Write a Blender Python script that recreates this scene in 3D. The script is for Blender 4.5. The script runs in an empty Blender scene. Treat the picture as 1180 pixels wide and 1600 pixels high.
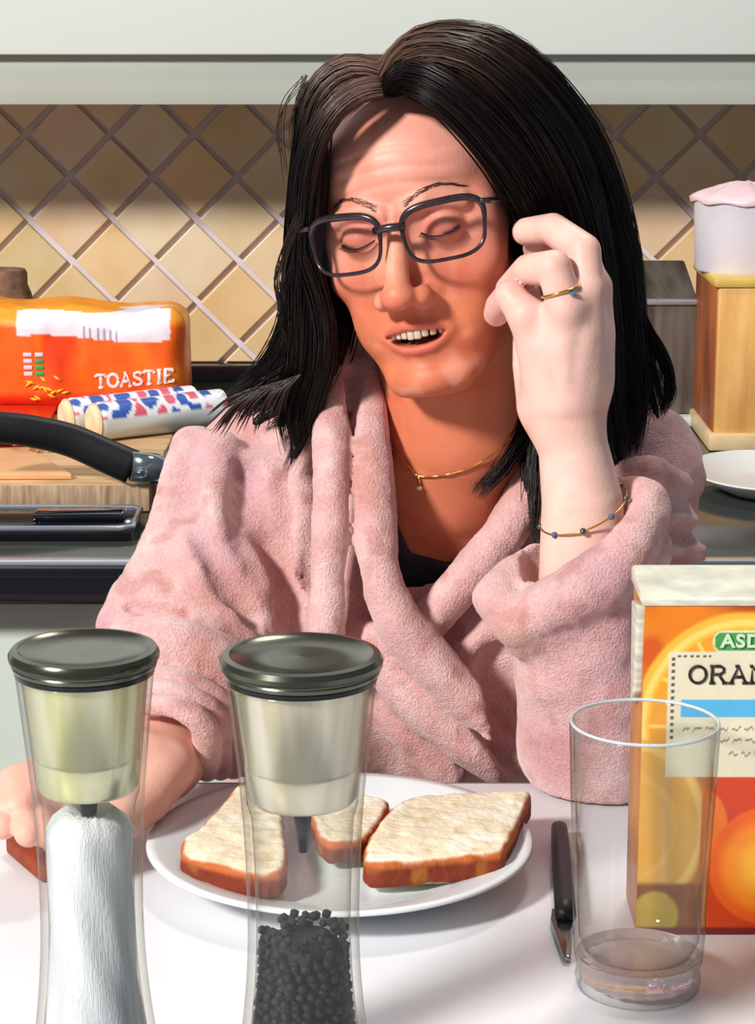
import bpy, math, random
import numpy as np
from mathutils import Vector, Matrix

# ---------------------------------------------------------------- camera, world, lights, exposure
SC = bpy.context.scene
COL = SC.collection
FPX = 3500.0                       # focal length in pixels of the 1180x1600 frame
PITCH = math.atan(800 / 3500)
ZC = 1.24
cam = bpy.data.cameras.new('camera')
cam.sensor_fit = 'VERTICAL'
cam.sensor_height = 36.0
cam.lens = 36.0 * FPX / 1600
cam.clip_start = 0.05
camo = bpy.data.objects.new('camera', cam)
COL.objects.link(camo)
camo.location = (0, 0, ZC)
camo.rotation_euler = (math.pi / 2 - PITCH, 0, 0)
SC.camera = camo

SC.view_settings.view_transform = 'Standard'
SC.view_settings.look = 'None'
SC.view_settings.gamma = 1
SC.view_settings.use_curve_mapping = False
SC.view_settings.exposure = 0.0
SC.cycles.use_denoising = True
SC.cycles.max_bounces = 8
SC.cycles.transparent_max_bounces = 24

world = bpy.data.worlds.new('world')
SC.world = world
world.use_nodes = True
world.node_tree.nodes['Background'].inputs[0].default_value = (0.80, 0.88, 1.0, 1)
world.node_tree.nodes['Background'].inputs[1].default_value = 0.20


def area(name, loc, target, size, power, color, sy=None):
    l = bpy.data.lights.new(name, 'AREA')
    l.energy = power
    l.color = color
    l.shape = 'RECTANGLE'
    l.size = size
    l.size_y = sy or size
    o = bpy.data.objects.new(name, l)
    COL.objects.link(o)
    o.location = loc
    o.rotation_euler = (Vector(target) - Vector(loc)).to_track_quat('-Z', 'Y').to_euler()
    return o


area('window_light', (-3.9, -2.7, 4.5), (0.0, 1.7, 0.95), 0.8, 620, (1.0, 0.965, 0.92))
area('ceiling_light', (0.3, 1.95, 2.45), (0.15, 1.45, 0.8), 0.30, 11, (1.0, 0.94, 0.86))

# ---------------------------------------------------------------- projection helpers (pixel + depth -> world point)
FW = np.array([0, math.cos(PITCH), -math.sin(PITCH)])
UP = np.array([0, math.sin(PITCH), math.cos(PITCH)])
CAM = np.array([0, 0, ZC])


def P(x, y, Y):
    cx = (x - 590) / FPX
    cy = (800 - y) / FPX
    d = FW + UP * cy + np.array([cx, 0, 0])
    return CAM + d * (Y / d[1])


def PZ(x, y, z):
    """point where the sight line of a pixel meets the level z"""
    cx = (x - 590) / FPX
    cy = (800 - y) / FPX
    d = FW + UP * cy + np.array([cx, 0, 0])
    return CAM + d * ((z - ZC) / d[2])


# ---------------------------------------------------------------- object helpers
def tag(o, label=None, cat=None, group=None, kind=None):
    if label: o['label'] = label
    if cat: o['category'] = cat
    if group: o['group'] = group
    if kind: o['kind'] = kind
    return o


def empty(name, loc, label, cat, group=None, rz=0):
    o = bpy.data.objects.new(name, None)
    COL.objects.link(o)
    o.location = loc
    o.rotation_euler = (0, 0, rz)
    return tag(o, label, cat, group)


def obj(name, verts, faces, mat, parent=None, smooth=True, col=None, world_space=False):
    me = bpy.data.meshes.new(name)
    if isinstance(verts, np.ndarray) and isinstance(faces, np.ndarray):
        n, k = faces.shape
        me.vertices.add(len(verts))
        me.vertices.foreach_set('co', verts.astype(np.float32).ravel())
        me.loops.add(n * k)
        me.loops.foreach_set('vertex_index', faces.astype(np.int32).ravel())
        me.polygons.add(n)
        me.polygons.foreach_set('loop_start', np.arange(0, n * k, k, dtype=np.int32))
        me.update(calc_edges=True)
        me.validate()
    else:
        me.from_pydata([tuple(v) for v in verts], [], [tuple(f) for f in faces])
        me.update()
    if smooth is True:
        me.polygons.foreach_set('use_smooth', np.ones(len(me.polygons), dtype=bool))
    elif smooth == 'auto':
        me.polygons.foreach_set('use_smooth', np.ones(len(me.polygons), dtype=bool))
        me.set_sharp_from_angle(angle=math.radians(38))
    if col is not None:
        a = me.color_attributes.new('Col', 'FLOAT_COLOR', 'POINT')
        c = np.ones((len(me.vertices), 4), np.float32)
        c[:, :3] = col
        a.data.foreach_set('color', c.ravel())
    if mat: me.materials.append(mat)
    o = bpy.data.objects.new(name, me)
    COL.objects.link(o)
    if parent is not None:
        o.parent = parent
        if world_space:
            bpy.context.view_layer.update()
            o.matrix_parent_inverse = parent.matrix_world.inverted()
    return o


def box(x0, x1, y0, y1, z0, z1, bev=0.0, seg=2):
    """bevelled box as (verts, faces)"""
    import bmesh
    bm = bmesh.new()
    bmesh.ops.create_cube(bm, size=1)
    for v in bm.verts:
        v.co = Vector(((x0 + x1) / 2 + v.co.x * (x1 - x0), (y0 + y1) / 2 + v.co.y * (y1 - y0), (z0 + z1) / 2 + v.co.z * (z1 - z0)))
    if bev > 0:
        bmesh.ops.bevel(bm, geom=bm.edges[:], offset=bev, segments=seg, affect='EDGES', profile=0.5)
    bm.verts.index_update()
    V = [tuple(v.co) for v in bm.verts]
    F = [[v.index for v in f.verts] for f in bm.faces]
    bm.free()
    return V, F


def prism(poly, axis, a0, a1, bev=0.0):
    """extrude a polygon (list of 2-d points) along axis 'x','y' or 'z'"""
    import bmesh
    bm = bmesh.new()

    def mk(p, a):
        return {'x': (a, p[0], p[1]), 'y': (p[0], a, p[1]), 'z': (p[0], p[1], a)}[axis]
    A = [bm.verts.new(mk(p, a0)) for p in poly]
    B = [bm.verts.new(mk(p, a1)) for p in poly]
    n = len(poly)
    bm.faces.new(A)
    bm.faces.new(B[::-1])
    for i in range(n):
        bm.faces.new((A[i], B[i], B[(i + 1) % n], A[(i + 1) % n]))
    bmesh.ops.recalc_face_normals(bm, faces=bm.faces[:])
    if bev > 0:
        bmesh.ops.bevel(bm, geom=bm.edges[:], offset=bev, segments=2, affect='EDGES', profile=0.5)
    bm.verts.index_update()
    V = [tuple(v.co) for v in bm.verts]
    F = [[v.index for v in f.verts] for f in bm.faces]
    bm.free()
    return V, F


def lathe(prof, n=64, close=False):
    """profile [(r, z)...] spun about z"""
    V, F = [], []
    m = len(prof)
    for i in range(n):
        a = 2 * math.pi * i / n
        for r, z in prof:
            V.append((r * math.cos(a), r * math.sin(a), z))
    for i in range(n):
        j = (i + 1) % n
        for k in range(m - 1 if not close else m):
            l = (k + 1) % m
            F.append((i * m + k, j * m + k, j * m + l, i * m + l))
    return V, F


def tube(pts, rad, n=8, cap=True, flat=None):
    """swept tube; rad scalar or list; flat = (normal vector, factor) squashes the section"""
    pts = [Vector(p) for p in pts]
    m = len(pts)
    if not hasattr(rad, '__len__'): rad = [rad] * m
    V, F = [], []
    up = Vector((0, 0, 1))
    prev = None
    for i, p in enumerate(pts):
        t = (pts[min(i + 1, m - 1)] - pts[max(i - 1, 0)]).normalized()
        if prev is None:
            a = t.cross(up)
            if a.length < 1e-3: a = t.cross(Vector((1, 0, 0)))
            a.normalize()
        else:
            a = (prev - t * prev.dot(t)).normalized()
        prev = a
        b = t.cross(a)
        for k in range(n):
            w = 2 * math.pi * k / n
            q = a * math.cos(w) * rad[i] + b * math.sin(w) * rad[i]
            if flat is not None:
                nv = Vector(flat[0]).normalized()
                q -= nv * q.dot(nv) * (1 - flat[1])
            V.append(tuple(p + q))
    for i in range(m - 1):
        for k in range(n):
            l = (k + 1) % n
            F.append((i * n + k, i * n + l, (i + 1) * n + l, (i + 1) * n + k))
    if cap:
        F.append(tuple(range(n))[::-1])
        F.append(tuple((m - 1) * n + k for k in range(n)))
    return V, F


def join(*vf):
    V, F = [], []
    for v, f in vf:
        b = len(V)
        V += list(v)
        F += [tuple(i + b for i in ff) for ff in f]
    return V, F


def spline(pts, n):
    """Catmull-Rom through rows of pts, n samples"""
    p = np.asarray(pts, float)
    q = np.vstack([2 * p[0] - p[1], p, 2 * p[-1] - p[-2]])
    t = np.linspace(0, len(p) - 1 - 1e-9, n)
    i = t.astype(int)
    u = (t - i)[:, None]
    a, b, c, d = q[i], q[i + 1], q[i + 2], q[i + 3]
    return 0.5 * ((2 * b) + (c - a) * u + (2 * a - 5 * b + 4 * c - d) * u ** 2 + (3 * b - a - 3 * c + d) * u ** 3)


# ---------------------------------------------------------------- material helpers
def srgb(r, g, b):
    def f(c):
        c /= 255.0
        return c / 12.92 if c <= 0.04045 else ((c + 0.055) / 1.055) ** 2.4
    return (f(r), f(g), f(b))


def mat(name, color=(0.8, 0.8, 0.8), rough=0.5, metal=0.0, var=0.0, vscale=20.0, bump=0.0, bscale=200.0, attr=False,
        color2=None, stretch=(1, 1, 1), sheen=0.0, coat=0.0, trans=0.0, alpha=1.0, sss=0.0, spec=0.5, detail=4.0, ior=1.45):
    m = bpy.data.materials.new(name)
    m.use_nodes = True
    nt = m.node_tree
    N, L = nt.nodes, nt.links
    b = N['Principled BSDF']
    b.inputs['Base Color'].default_value = (*color, 1)
    b.inputs['Roughness'].default_value = rough
    b.inputs['Metallic'].default_value = metal
    b.inputs['Sheen Weight'].default_value = sheen
    b.inputs['Sheen Roughness'].default_value = 0.5
    b.inputs['Coat Weight'].default_value = coat
    b.inputs['Coat Roughness'].default_value = 0.08
    b.inputs['Transmission Weight'].default_value = trans
    b.inputs['Alpha'].default_value = alpha
    b.inputs['Specular IOR Level'].default_value = spec
    b.inputs['IOR'].default_value = ior
    if sss > 0:
        b.inputs['Subsurface Weight'].default_value = sss
        b.inputs['Subsurface Scale'].default_value = 0.008
        b.inputs['Subsurface Radius'].default_value = (1.0, 0.35, 0.2)
    tc = N.new('ShaderNodeTexCoord')
    src = None
    if attr:
        at = N.new('ShaderNodeAttribute')
        at.attribute_name = 'Col'
        src = at.outputs['Color']
    if var > 0 or color2:
        mp = N.new('ShaderNodeMapping')
        mp.inputs['Scale'].default_value = stretch
        no = N.new('ShaderNodeTexNoise')
        no.inputs['Scale'].default_value = vscale
        no.inputs['Detail'].default_value = detail
        L.new(tc.outputs['Object'], mp.inputs['Vector'])
        L.new(mp.outputs['Vector'], no.inputs['Vector'])
        rp = N.new('ShaderNodeMapRange')
        rp.inputs['From Min'].default_value = 0.34
        rp.inputs['From Max'].default_value = 0.66
        L.new(no.outputs['Fac'], rp.inputs['Value'])
        if color2 and not attr:
            mx = N.new('ShaderNodeMix')
            mx.data_type = 'RGBA'
            mx.inputs['A'].default_value = (*color, 1)
            mx.inputs['B'].default_value = (*color2, 1)
            L.new(rp.outputs['Result'], mx.inputs['Factor'])
            src = mx.outputs['Result']
        else:
            hs = N.new('ShaderNodeHueSaturation')
            r2 = N.new('ShaderNodeMapRange')
            r2.inputs['To Min'].default_value = 1 - var
            r2.inputs['To Max'].default_value = 1 + var
            L.new(rp.outputs['Result'], r2.inputs['Value'])
            L.new(r2.outputs['Result'], hs.inputs['Value'])
            hs.inputs['Color'].default_value = (*color, 1)
            if src: L.new(src, hs.inputs['Color'])
            src = hs.outputs['Color']
    if src: L.new(src, b.inputs['Base Color'])
    if bump > 0:
        n2 = N.new('ShaderNodeTexNoise')
        n2.inputs['Scale'].default_value = bscale
        n2.inputs['Detail'].default_value = 3
        mp2 = N.new('ShaderNodeMapping')
        mp2.inputs['Scale'].default_value = stretch
        L.new(tc.outputs['Object'], mp2.inputs['Vector'])
        L.new(mp2.outputs['Vector'], n2.inputs['Vector'])
        bu = N.new('ShaderNodeBump')
        bu.inputs['Strength'].default_value = bump
        bu.inputs['Distance'].default_value = 0.002
        L.new(n2.outputs['Fac'], bu.inputs['Height'])
        L.new(bu.outputs['Normal'], b.inputs['Normal'])
    return m


def glass_mat(name, tint=(0.97, 0.99, 0.98), edge=(0.55, 0.62, 0.6), rough=0.02, power=1.0):
    """thin clear glass: see-through face on, tinted and reflective towards grazing angles"""
    m = bpy.data.materials.new(name)
    m.use_nodes = True
    nt = m.node_tree
    N, L = nt.nodes, nt.links
    N.remove(N['Principled BSDF'])
    out = N['Material Output']
    lw = N.new('ShaderNodeLayerWeight')
    lw.inputs['Blend'].default_value = 0.35
    cr = N.new('ShaderNodeMix')
    cr.data_type = 'RGBA'
    cr.inputs['A'].default_value = (*tint, 1)
    cr.inputs['B'].default_value = (*edge, 1)
    pw = N.new('ShaderNodeMath')
    pw.operation = 'POWER'
    pw.inputs[1].default_value = power
    L.new(lw.outputs['Facing'], pw.inputs[0])
    L.new(pw.outputs[0], cr.inputs['Factor'])
    tr = N.new('ShaderNodeBsdfTransparent')
    L.new(cr.outputs['Result'], tr.inputs['Color'])
    gl = N.new('ShaderNodeBsdfGlossy')
    gl.inputs['Roughness'].default_value = rough
    fr = N.new('ShaderNodeMath')
    fr.operation = 'POWER'
    fr.inputs[1].default_value = 4.0
    L.new(lw.outputs['Facing'], fr.inputs[0])
    fr2 = N.new('ShaderNodeMapRange')
    fr2.inputs['To Min'].default_value = 0.03
    fr2.inputs['To Max'].default_value = 0.75
    L.new(fr.outputs[0], fr2.inputs['Value'])
    mx = N.new('ShaderNodeMixShader')
    L.new(fr2.outputs['Result'], mx.inputs['Fac'])
    L.new(tr.outputs['BSDF'], mx.inputs[1])
    L.new(gl.outputs['BSDF'], mx.inputs[2])
    L.new(mx.outputs['Shader'], out.inputs['Surface'])
    return m


# ---------------------------------------------------------------- signed-distance modelling
def ell(p, c, r):
    q = (p - np.asarray(c)) / np.asarray(r)
    k0 = np.sqrt((q * q).sum(-1)) + 1e-9
    q2 = q / np.asarray(r)
    k1 = np.sqrt((q2 * q2).sum(-1)) + 1e-9
    return k0 * (k0 - 1) / k1


def cone(p, a, b, r1, r2):
    a = np.asarray(a, float)
    ab = np.asarray(b, float) - a
    ap = p - a
    t = np.clip(ap @ ab / (ab @ ab), 0, 1)
    return np.sqrt(((ap - t[:, None] * ab) ** 2).sum(-1)) - (r1 + (r2 - r1) * t)


def chain(p, pts, n=None):
    """pts rows (x,y,z,r): tube of changing radius"""
    q = spline(pts, n) if n else np.asarray(pts, float)
    d = None
    for a, b in zip(q[:-1], q[1:]):
        e = cone(p, a[:3], b[:3], a[3], b[3])
        d = e if d is None else np.minimum(d, e)
    return d


def smin(a, b, k):
    h = np.maximum(k - np.abs(a - b), 0) / k
    return np.minimum(a, b) - h * h * k * 0.25


def smax(a, b, k):
    return -smin(-a, -b, k)


def local(fn, c, rad):
    """evaluate fn only near c (others get a far distance)"""
    def g(p, dflt=0.05):
        out = np.full(len(p), dflt)
        m = ((p - np.asarray(c)) ** 2).sum(-1) < rad * rad
        if m.any(): out[m] = fn(p[m])
        return out
    return g


def vnoise(p, s, seed=0):
    """smooth value noise in -1..1"""
    q = p * s + seed * 17.31
    i = np.floor(q).astype(np.int64)
    f = q - i
    f = f * f * (3 - 2 * f)

    def h(ix):
        n = ix[:, 0] * 374761393 + ix[:, 1] * 668265263 + ix[:, 2] * 2147483647 + seed * 1013
        n = (n ^ (n >> 13)) * 1274126177
        n = n ^ (n >> 16)
        return (n & 0xffff) / 32767.5 - 1
    r = 0
    for dx in (0, 1):
        for dy in (0, 1):
            for dz in (0, 1):
                w = (f[:, 0] if dx else 1 - f[:, 0]) * (f[:, 1] if dy else 1 - f[:, 1]) * (f[:, 2] if dz else 1 - f[:, 2])
                r = r + w * h(i + np.array([dx, dy, dz]))
    return r


def mesh_sdf(fn, lo, hi, h, levels=4, slack=1.35):
    """surface nets over a narrow band found by halving cells; returns verts, quads"""
    lo = np.asarray(lo, float)
    hi = np.asarray(hi, float)
    S = 2 ** levels
    n = np.ceil((hi - lo) / (h * S)).astype(int)
    g = np.stack(np.meshgrid(*[np.arange(k) for k in n], indexing='ij'), -1).reshape(-1, 3)
    s = S
    off = np.array([[a, b, c] for a in (0, 1) for b in (0, 1) for c in (0, 1)])
    while True:
        d = fn(lo + (g + 0.5) * (h * s))
        g = g[np.abs(d) < slack * h * s * 0.8661 + 0.0008]
        if s == 1: break
        g = (g[:, None, :] * 2 + off[None]).reshape(-1, 3)
        s //= 2
    M = 1 << 20
    key = lambda c: ((c[..., 0] + 2) * M + c[..., 1] + 2) * M + c[..., 2] + 2
    cc = g[:, None, :] + off[None]
    uk, inv = np.unique(key(cc).ravel(), return_inverse=True)
    ux = np.stack([uk // (M * M) - 2, (uk // M) % M - 2, uk % M - 2], -1)
    vals = fn(lo + ux * h)
    v = vals[inv.ravel()].reshape(-1, 8)
    act = (v.min(1) < 0) & (v.max(1) >= 0)
    g = g[act]
    v = v[act]
    o = np.argsort(key(g))
    g = g[o]
    v = v[o]
    gk = key(g)
    acc = np.zeros((len(g), 3))
    cnt = np.zeros(len(g))
    for i in range(8):
        for ax in range(3):
            bit = 4 >> ax
            if i & bit: continue
            j = i | bit
            a, b = v[:, i], v[:, j]
            m = (a < 0) != (b < 0)
            t = np.where(m, a / (a - b + 1e-20 * (a == b)), 0)
            pt = off[i][None] + 0.0
            pt = np.repeat(pt, len(g), 0)
            pt[:, ax] += t
            acc += pt * m[:, None]
            cnt += m
    V = lo + (g + acc / cnt[:, None]) * h
    Q = []
    for ax in range(3):
        bit = 4 >> ax
        m = (v[:, 0] < 0) != (v[:, bit] < 0)
        idx = np.nonzero(m)[0]
        b = (ax + 1) % 3
        c = (ax + 2) % 3
        eb = np.zeros(3, int); eb[b] = 1
        ec = np.zeros(3, int); ec[c] = 1
        cell = g[idx]

        def find(q):
            k = key(q)
            r = np.clip(np.searchsorted(gk, k), 0, len(gk) - 1)
            return np.where(gk[r] == k, r, -1)
        q = np.stack([idx, find(cell - eb), find(cell - eb - ec), find(cell - ec)], -1)
        flip = v[idx, 0] < 0
        ok = (q >= 0).all(1)
        q[~flip] = q[~flip][:, ::-1]
        q = q[ok]
        Q.append(q)
    Q = np.vstack(Q)[:, ::-1].copy()
    # orient outward
    return V, Q[:, ::-1].copy()


def lerp_col(c0, c1, t):
    return np.asarray(c0)[None] * (1 - t[:, None]) + np.asarray(c1)[None] * t[:, None]


def mixc(base, c, t):
    t = np.clip(t, 0, 1)[:, None]
    return base * (1 - t) + np.asarray(c)[None] * t


def sstep(a, b, x):
    t = np.clip((x - a) / (b - a), 0, 1)
    return t * t * (3 - 2 * t)

# ================================================================ THE SETTING
rng = random.Random(5)
TZ = 0.75          # table top level
CZ = 0.767         # worktop level
WY = 2.84          # tiled wall plane

M_grout = mat('grout', srgb(222, 212, 218), 0.8, var=0.06, vscale=40)
M_cab = mat('cabinet_paint', srgb(198, 208, 200), 0.45, var=0.03, vscale=5)
M_white = mat('white_laminate', srgb(236, 236, 240), 0.38, var=0.02, vscale=6)
M_black = mat('black_gloss', srgb(14, 16, 24), 0.14, coat=0.5)
M_blackmatte = mat('black_matte', srgb(16, 17, 22), 0.45, bump=0.1, bscale=300)

# floor and side walls (plain plaster; only glimpsed from other positions)
wall = obj('wall_back', *box(-2.2, 2.2, WY + 0.004, WY + 0.1, 0, 2.6), M_grout, smooth=False)
tag(wall, kind='structure')
o = obj('floor', *box(-2.2, 2.2, 0.4, WY + 0.1, -0.05, 0), mat('floor_vinyl', srgb(150, 130, 110), 0.5, var=0.1, vscale=8), smooth=False)
tag(o, kind='structure')

# diamond wall tiles, each its own piece
tile_cols = [(248, 224, 188), (244, 216, 176), (250, 230, 200), (240, 212, 168), (248, 220, 192), (234, 214, 174), (248, 214, 166), (242, 222, 190)]
tile_mats = [mat('tile_glaze_%s' % 'abcdefgh'[i], srgb(*c), 0.35, color2=srgb(c[0] - 14, c[1] - 22, c[2] - 34), vscale=9, detail=2,
                 bump=0.15, bscale=30) for i, c in enumerate(tile_cols)]
D = 0.1055 / 2     # half diagonal
pA = P(172, 210, WY)
zt0 = PZ(590, 592, CZ)[2] + 0.022
ztop = 1.17


def clip_poly(poly, zlo, zhi):
    for sgn, lim in ((1, zlo), (-1, -zhi)):
        out = []
        for i in range(len(poly)):
            a, b = poly[i], poly[(i + 1) % len(poly)]
            fa, fb = sgn * a[1] - lim, sgn * b[1] - lim
            if fa >= 0: out.append(a)
            if (fa >= 0) != (fb >= 0):
                t = fa / (fa - fb)
                out.append((a[0] + (b[0] - a[0]) * t, a[1] + (b[1] - a[1]) * t))
        poly = out
        if len(poly) < 3: return []
    return poly


for i in range(-17, 27):
    for j in range(-8, 7):
        if (i + j) % 2 == 0: continue
        cx = pA[0] + i * D
        cz = pA[2] + j * D
        if abs(cx) > 1.12: continue
        g = D - 0.0052
        jx, jz = rng.uniform(-.0008, .0008), rng.uniform(-.0008, .0008)
        poly = clip_poly([(cx - g + jx, cz + jz), (cx + jx, cz - g + jz), (cx + g + jx, cz + jz), (cx + jx, cz + g + jz)], zt0, ztop)
        if len(poly) < 3: continue
        area_ = abs(sum(poly[k][0] * poly[(k + 1) % len(poly)][1] - poly[(k + 1) % len(poly)][0] * poly[k][1] for k in range(len(poly)))) / 2
        if area_ < 1e-4: continue
        t = obj('tile', *prism(poly, 'y', WY - 0.004 - rng.uniform(0, .0008), WY + 0.006, 0.0012), rng.choice(tile_mats), wall, smooth=False)

# wall cabinets above, with a light pelmet below the doors
cabz = PZ(590, 590, CZ)  # unused depth guide
CF = WY - 0.19
zp = P(590, 164, CF - .05)[2]
zd = P(590, 86, CF - 0.066)[2]
cab = empty('wall_cabinet', (0, CF, zp), 'pale grey-green wall cabinet run above the tiled splashback', 'cabinet')
for nm, a in (('carcass', (-1.1, 1.1, -0.045, 0.186, 0.012, 0.72)),):
    obj(nm, *box(*a, 0.002), M_cab, cab, smooth='auto')
M_pelmet = mat('pelmet_paint', srgb(176, 182, 172), 0.5, var=0.03, vscale=4)
M_door = mat('door_paint', srgb(214, 222, 216), 0.4, var=0.02, vscale=4)
obj('pelmet', *box(-1.1, 1.1, -0.05, -0.03, 0.0, zd - zp + 0.004, 0.002), M_pelmet, cab, smooth='auto')
for x0, x1 in ((-1.1, -0.602), (-0.598, 0.598), (0.602, 1.1)):
    obj('door', *box(x0, x1, -0.066, -0.047, zd - zp + 0.0, 0.71, 0.003), M_door, cab, smooth='auto')

# base units and black worktop with hob
cf = PZ(590, 878, CZ)[1]      # front of worktop
base = empty('base_cabinet', (0, cf + 0.3, 0), 'pale green-white base cabinet under the black worktop', 'cabinet')
obj('carcass', *box(-1.1, 1.1, -0.24, WY - cf - 0.31, 0.1, CZ - 0.034, 0.002), M_cab, base, smooth='auto')
obj('plinth', *box(-1.1, 1.1, -0.2, 0.2, 0.0, 0.1), M_cab, base, smooth='auto')
for x0, x1 in ((-1.1, -0.552), (-0.548, 0.098), (0.102, 1.1)):
    obj('door', *box(x0, x1, -0.262, -0.242, 0.11, CZ - 0.04, 0.003), M_cab, base, smooth='auto')
M_work = mat('worktop_black', srgb(40, 44, 44), 0.16, color2=srgb(58, 60, 56), vscale=6, coat=0.3)
wt = empty('worktop', (0, cf, CZ), 'glossy black kitchen worktop with thick dark front edge behind the woman', 'worktop')
obj('slab', *box(-1.1, 1.1, 0.004, WY - cf - 0.008, -0.034, 0, 0.003), M_work, wt, smooth='auto')
obj('front_edge', *box(-1.1, 1.1, -0.012, 0.004, -0.036, -0.002, 0.004), M_black, wt, smooth='auto')
obj('edge_highlight', *box(-1.1, 1.1, -0.006, 0.010, -0.002, 0.0025, 0.001), mat('highlight_silver', srgb(206, 210, 218), 0.25, metal=0.7), wt, smooth='auto')  # bright metal strip added for the highlight along the worktop edge
ups = obj('worktop_upstand', *box(-1.1, 1.1, WY - 0.03, WY - 0.004, CZ, zt0 - 0.001, 0.003), M_black, smooth='auto')
tag(ups, 'black upstand strip where worktop meets tiled wall', 'upstand')

# dining table
te = PZ(590, 1222, TZ)[1]
tb = empty('dining_table', (0, 0.9, 0), 'white dining table carrying the plate, grinders and tumbler', 'table')
obj('table_top', *box(-1.0, 1.0, -0.45, te - 0.9, TZ - 0.028, TZ, 0.003), M_white, tb, smooth='auto')
obj('table_edge', *box(-1.0, 1.0, te - 0.9 - 0.006, te - 0.9 + 0.004, TZ - 0.03, TZ - 0.001, 0.002), mat('edge_grey', srgb(120, 120, 124), 0.5), tb, smooth='auto')
for sx in (-0.93, 0.93):
    for sy in (-0.38, te - 0.9 - 0.08):
        obj('leg', *box(sx - 0.03, sx + 0.03, sy - 0.03, sy + 0.03, 0, TZ - 0.028, 0.004), M_white, tb, smooth='auto')

# ================================================================ THINGS ON THE WORKTOP, LEFT
M_wood = mat('board_wood', srgb(224, 186, 140), 0.5, color2=srgb(192, 150, 108), vscale=14, stretch=(1, 6, 6), bump=0.2, bscale=40)
M_endgrain = mat('board_end_grain', srgb(206, 178, 146), 0.6, color2=srgb(150, 118, 92), vscale=30, stretch=(5, 1, 0.6), bump=0.3, bscale=60)

bf = PZ(120, 801, CZ)[1]
bx1 = PZ(236, 801, CZ)[0]
cb = empty('chopping_board', (0, bf, CZ), 'thick wooden chopping board under the bread bag, behind the black tray', 'board')
BT = P(120, 756, bf)[2] - CZ
obj('board_body', *box(-0.62, bx1, 0.002, 0.52, 0.0006, BT, 0.003), M_wood, cb, smooth='auto')
obj('front_end_grain', *box(-0.62, bx1 - 0.001, 0.0, 0.004, 0.001, BT - 0.002, 0.0012), M_endgrain, cb, smooth='auto')
BZ = CZ + BT
# thin board lying askew on top
q0, q1, q2 = PZ(0, 752, BZ), PZ(112, 750, BZ), PZ(58, 716, BZ)
poly = [(q1[0], q1[1]), (q2[0], q2[1] + 0.0), (q2[0] - 0.02, q2[1] + 0.02), (-0.58, q2[1] + 0.02), (-0.58, q1[1] - 0.004)]
tp = obj('paper_wrapper', *prism(poly, 'z', BZ + 0.0005, BZ + 0.006, 0.001), mat('peach_paper', srgb(238, 190, 140), 0.6, color2=srgb(226, 168, 120), vscale=15), smooth='auto')
tag(tp, 'peach cardboard sheet lying on the chopping board below the pan handle', 'cardboard')

# bread bag -------------------------------------------------------------
bby = PZ(150, 690, BZ)[1] + .150
bw0, bw1 = P(-150, 600, bby)[0], P(290, 600, bby)[0]
bh = P(150, 478, bby + 0.03)[2] - BZ
bc = np.array([(bw0 + bw1) / 2, bby + 0.055, BZ + bh / 2])
bhalf = np.array([(bw1 - bw0) / 2, 0.055, bh / 2])


def bag(p):
    q = p - bc
    q = q.copy()
    sag = 0.003 * np.cos(q[:, 0] * 24 + 0.8) + 0.002 * np.sin(q[:, 0] * 55)
    q[:, 2] -= sag * (q[:, 2] > 0)
    a = np.abs(q) - (bhalf - 0.026)
    d = np.sqrt((np.maximum(a, 0) ** 2).sum(-1)) + np.minimum(a.max(-1), 0) - 0.026
    cr = vnoise(p, 34, 3) * 0.0022 + vnoise(p * np.array([1, 1, 0.5]), 80, 4) * 0.0012
    return d + cr


V, Q = mesh_sdf(bag, bc - bhalf - 0.02, bc + bhalf + 0.02, 0.0022, 4)
C = np.tile(np.array(srgb(238, 98, 20)), (len(V), 1))
n1 = vnoise(V, 30, 9)
C = mixc(C, srgb(250, 140, 30), sstep(0.1, 0.6, n1) * .8)
C = mixc(C, srgb(226, 66, 16), sstep(0.2, 0.7, vnoise(V, 22, 12)))
zz = V[:, 2] - BZ
C = mixc(C, srgb(252, 158, 40), sstep(bh - 0.022, bh - 0.012, zz))
# left end golden, red foot
C = mixc(C, srgb(222, 48, 24), sstep(0.03, 0.016, zz))
front = V[:, 1] < bc[1] - 0.01
# white band print
xl, xr = P(24, 505, bby)[0], P(266, 505, bby)[0]
zlo = P(150, 529, bby)[2] + 0.004 * np.sin((V[:, 0]) * 30)
zhi = P(150, 488, bby)[2]
m = (V[:, 0] > xl) & (V[:, 0] < xr) & (V[:, 2] > zlo) & (V[:, 2] < zhi + 0.002 * np.sin(V[:, 0] * 50 + 1)) & (V[:, 1] < bc[1] + 0.0)
C[m] = srgb(236, 226, 238)
st = m & (((np.sin(V[:, 0] * 900) > 0.55) & (V[:, 2] < zlo + 0.012) & (V[:, 0] > P(125, 505, bby)[0]) & (V[:, 0] < P(190, 505, bby)[0])))
C[st] = srgb(150, 140, 165)
bg = empty('bread_bag', (bc[0], bc[1], BZ), 'orange plastic bread bag with white band, standing on the chopping board', 'bread')
o = obj('bag', V, Q, mat('bag_film', rough=0.36, attr=True, var=0.06, vscale=60, coat=0.15), bg, col=C, world_space=True)


def surf_y(x, z, fn, y0, y1):
    """front surface of an sdf along +y at (x, z)"""
    ys = np.linspace(y0, y1, 200)
    d = fn(np.stack([np.full(200, x), ys, np.full(200, z)], -1))
    i = np.argmax(d < 0)
    return ys[i] if (d < 0).any() else (y0 + y1) / 2


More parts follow.
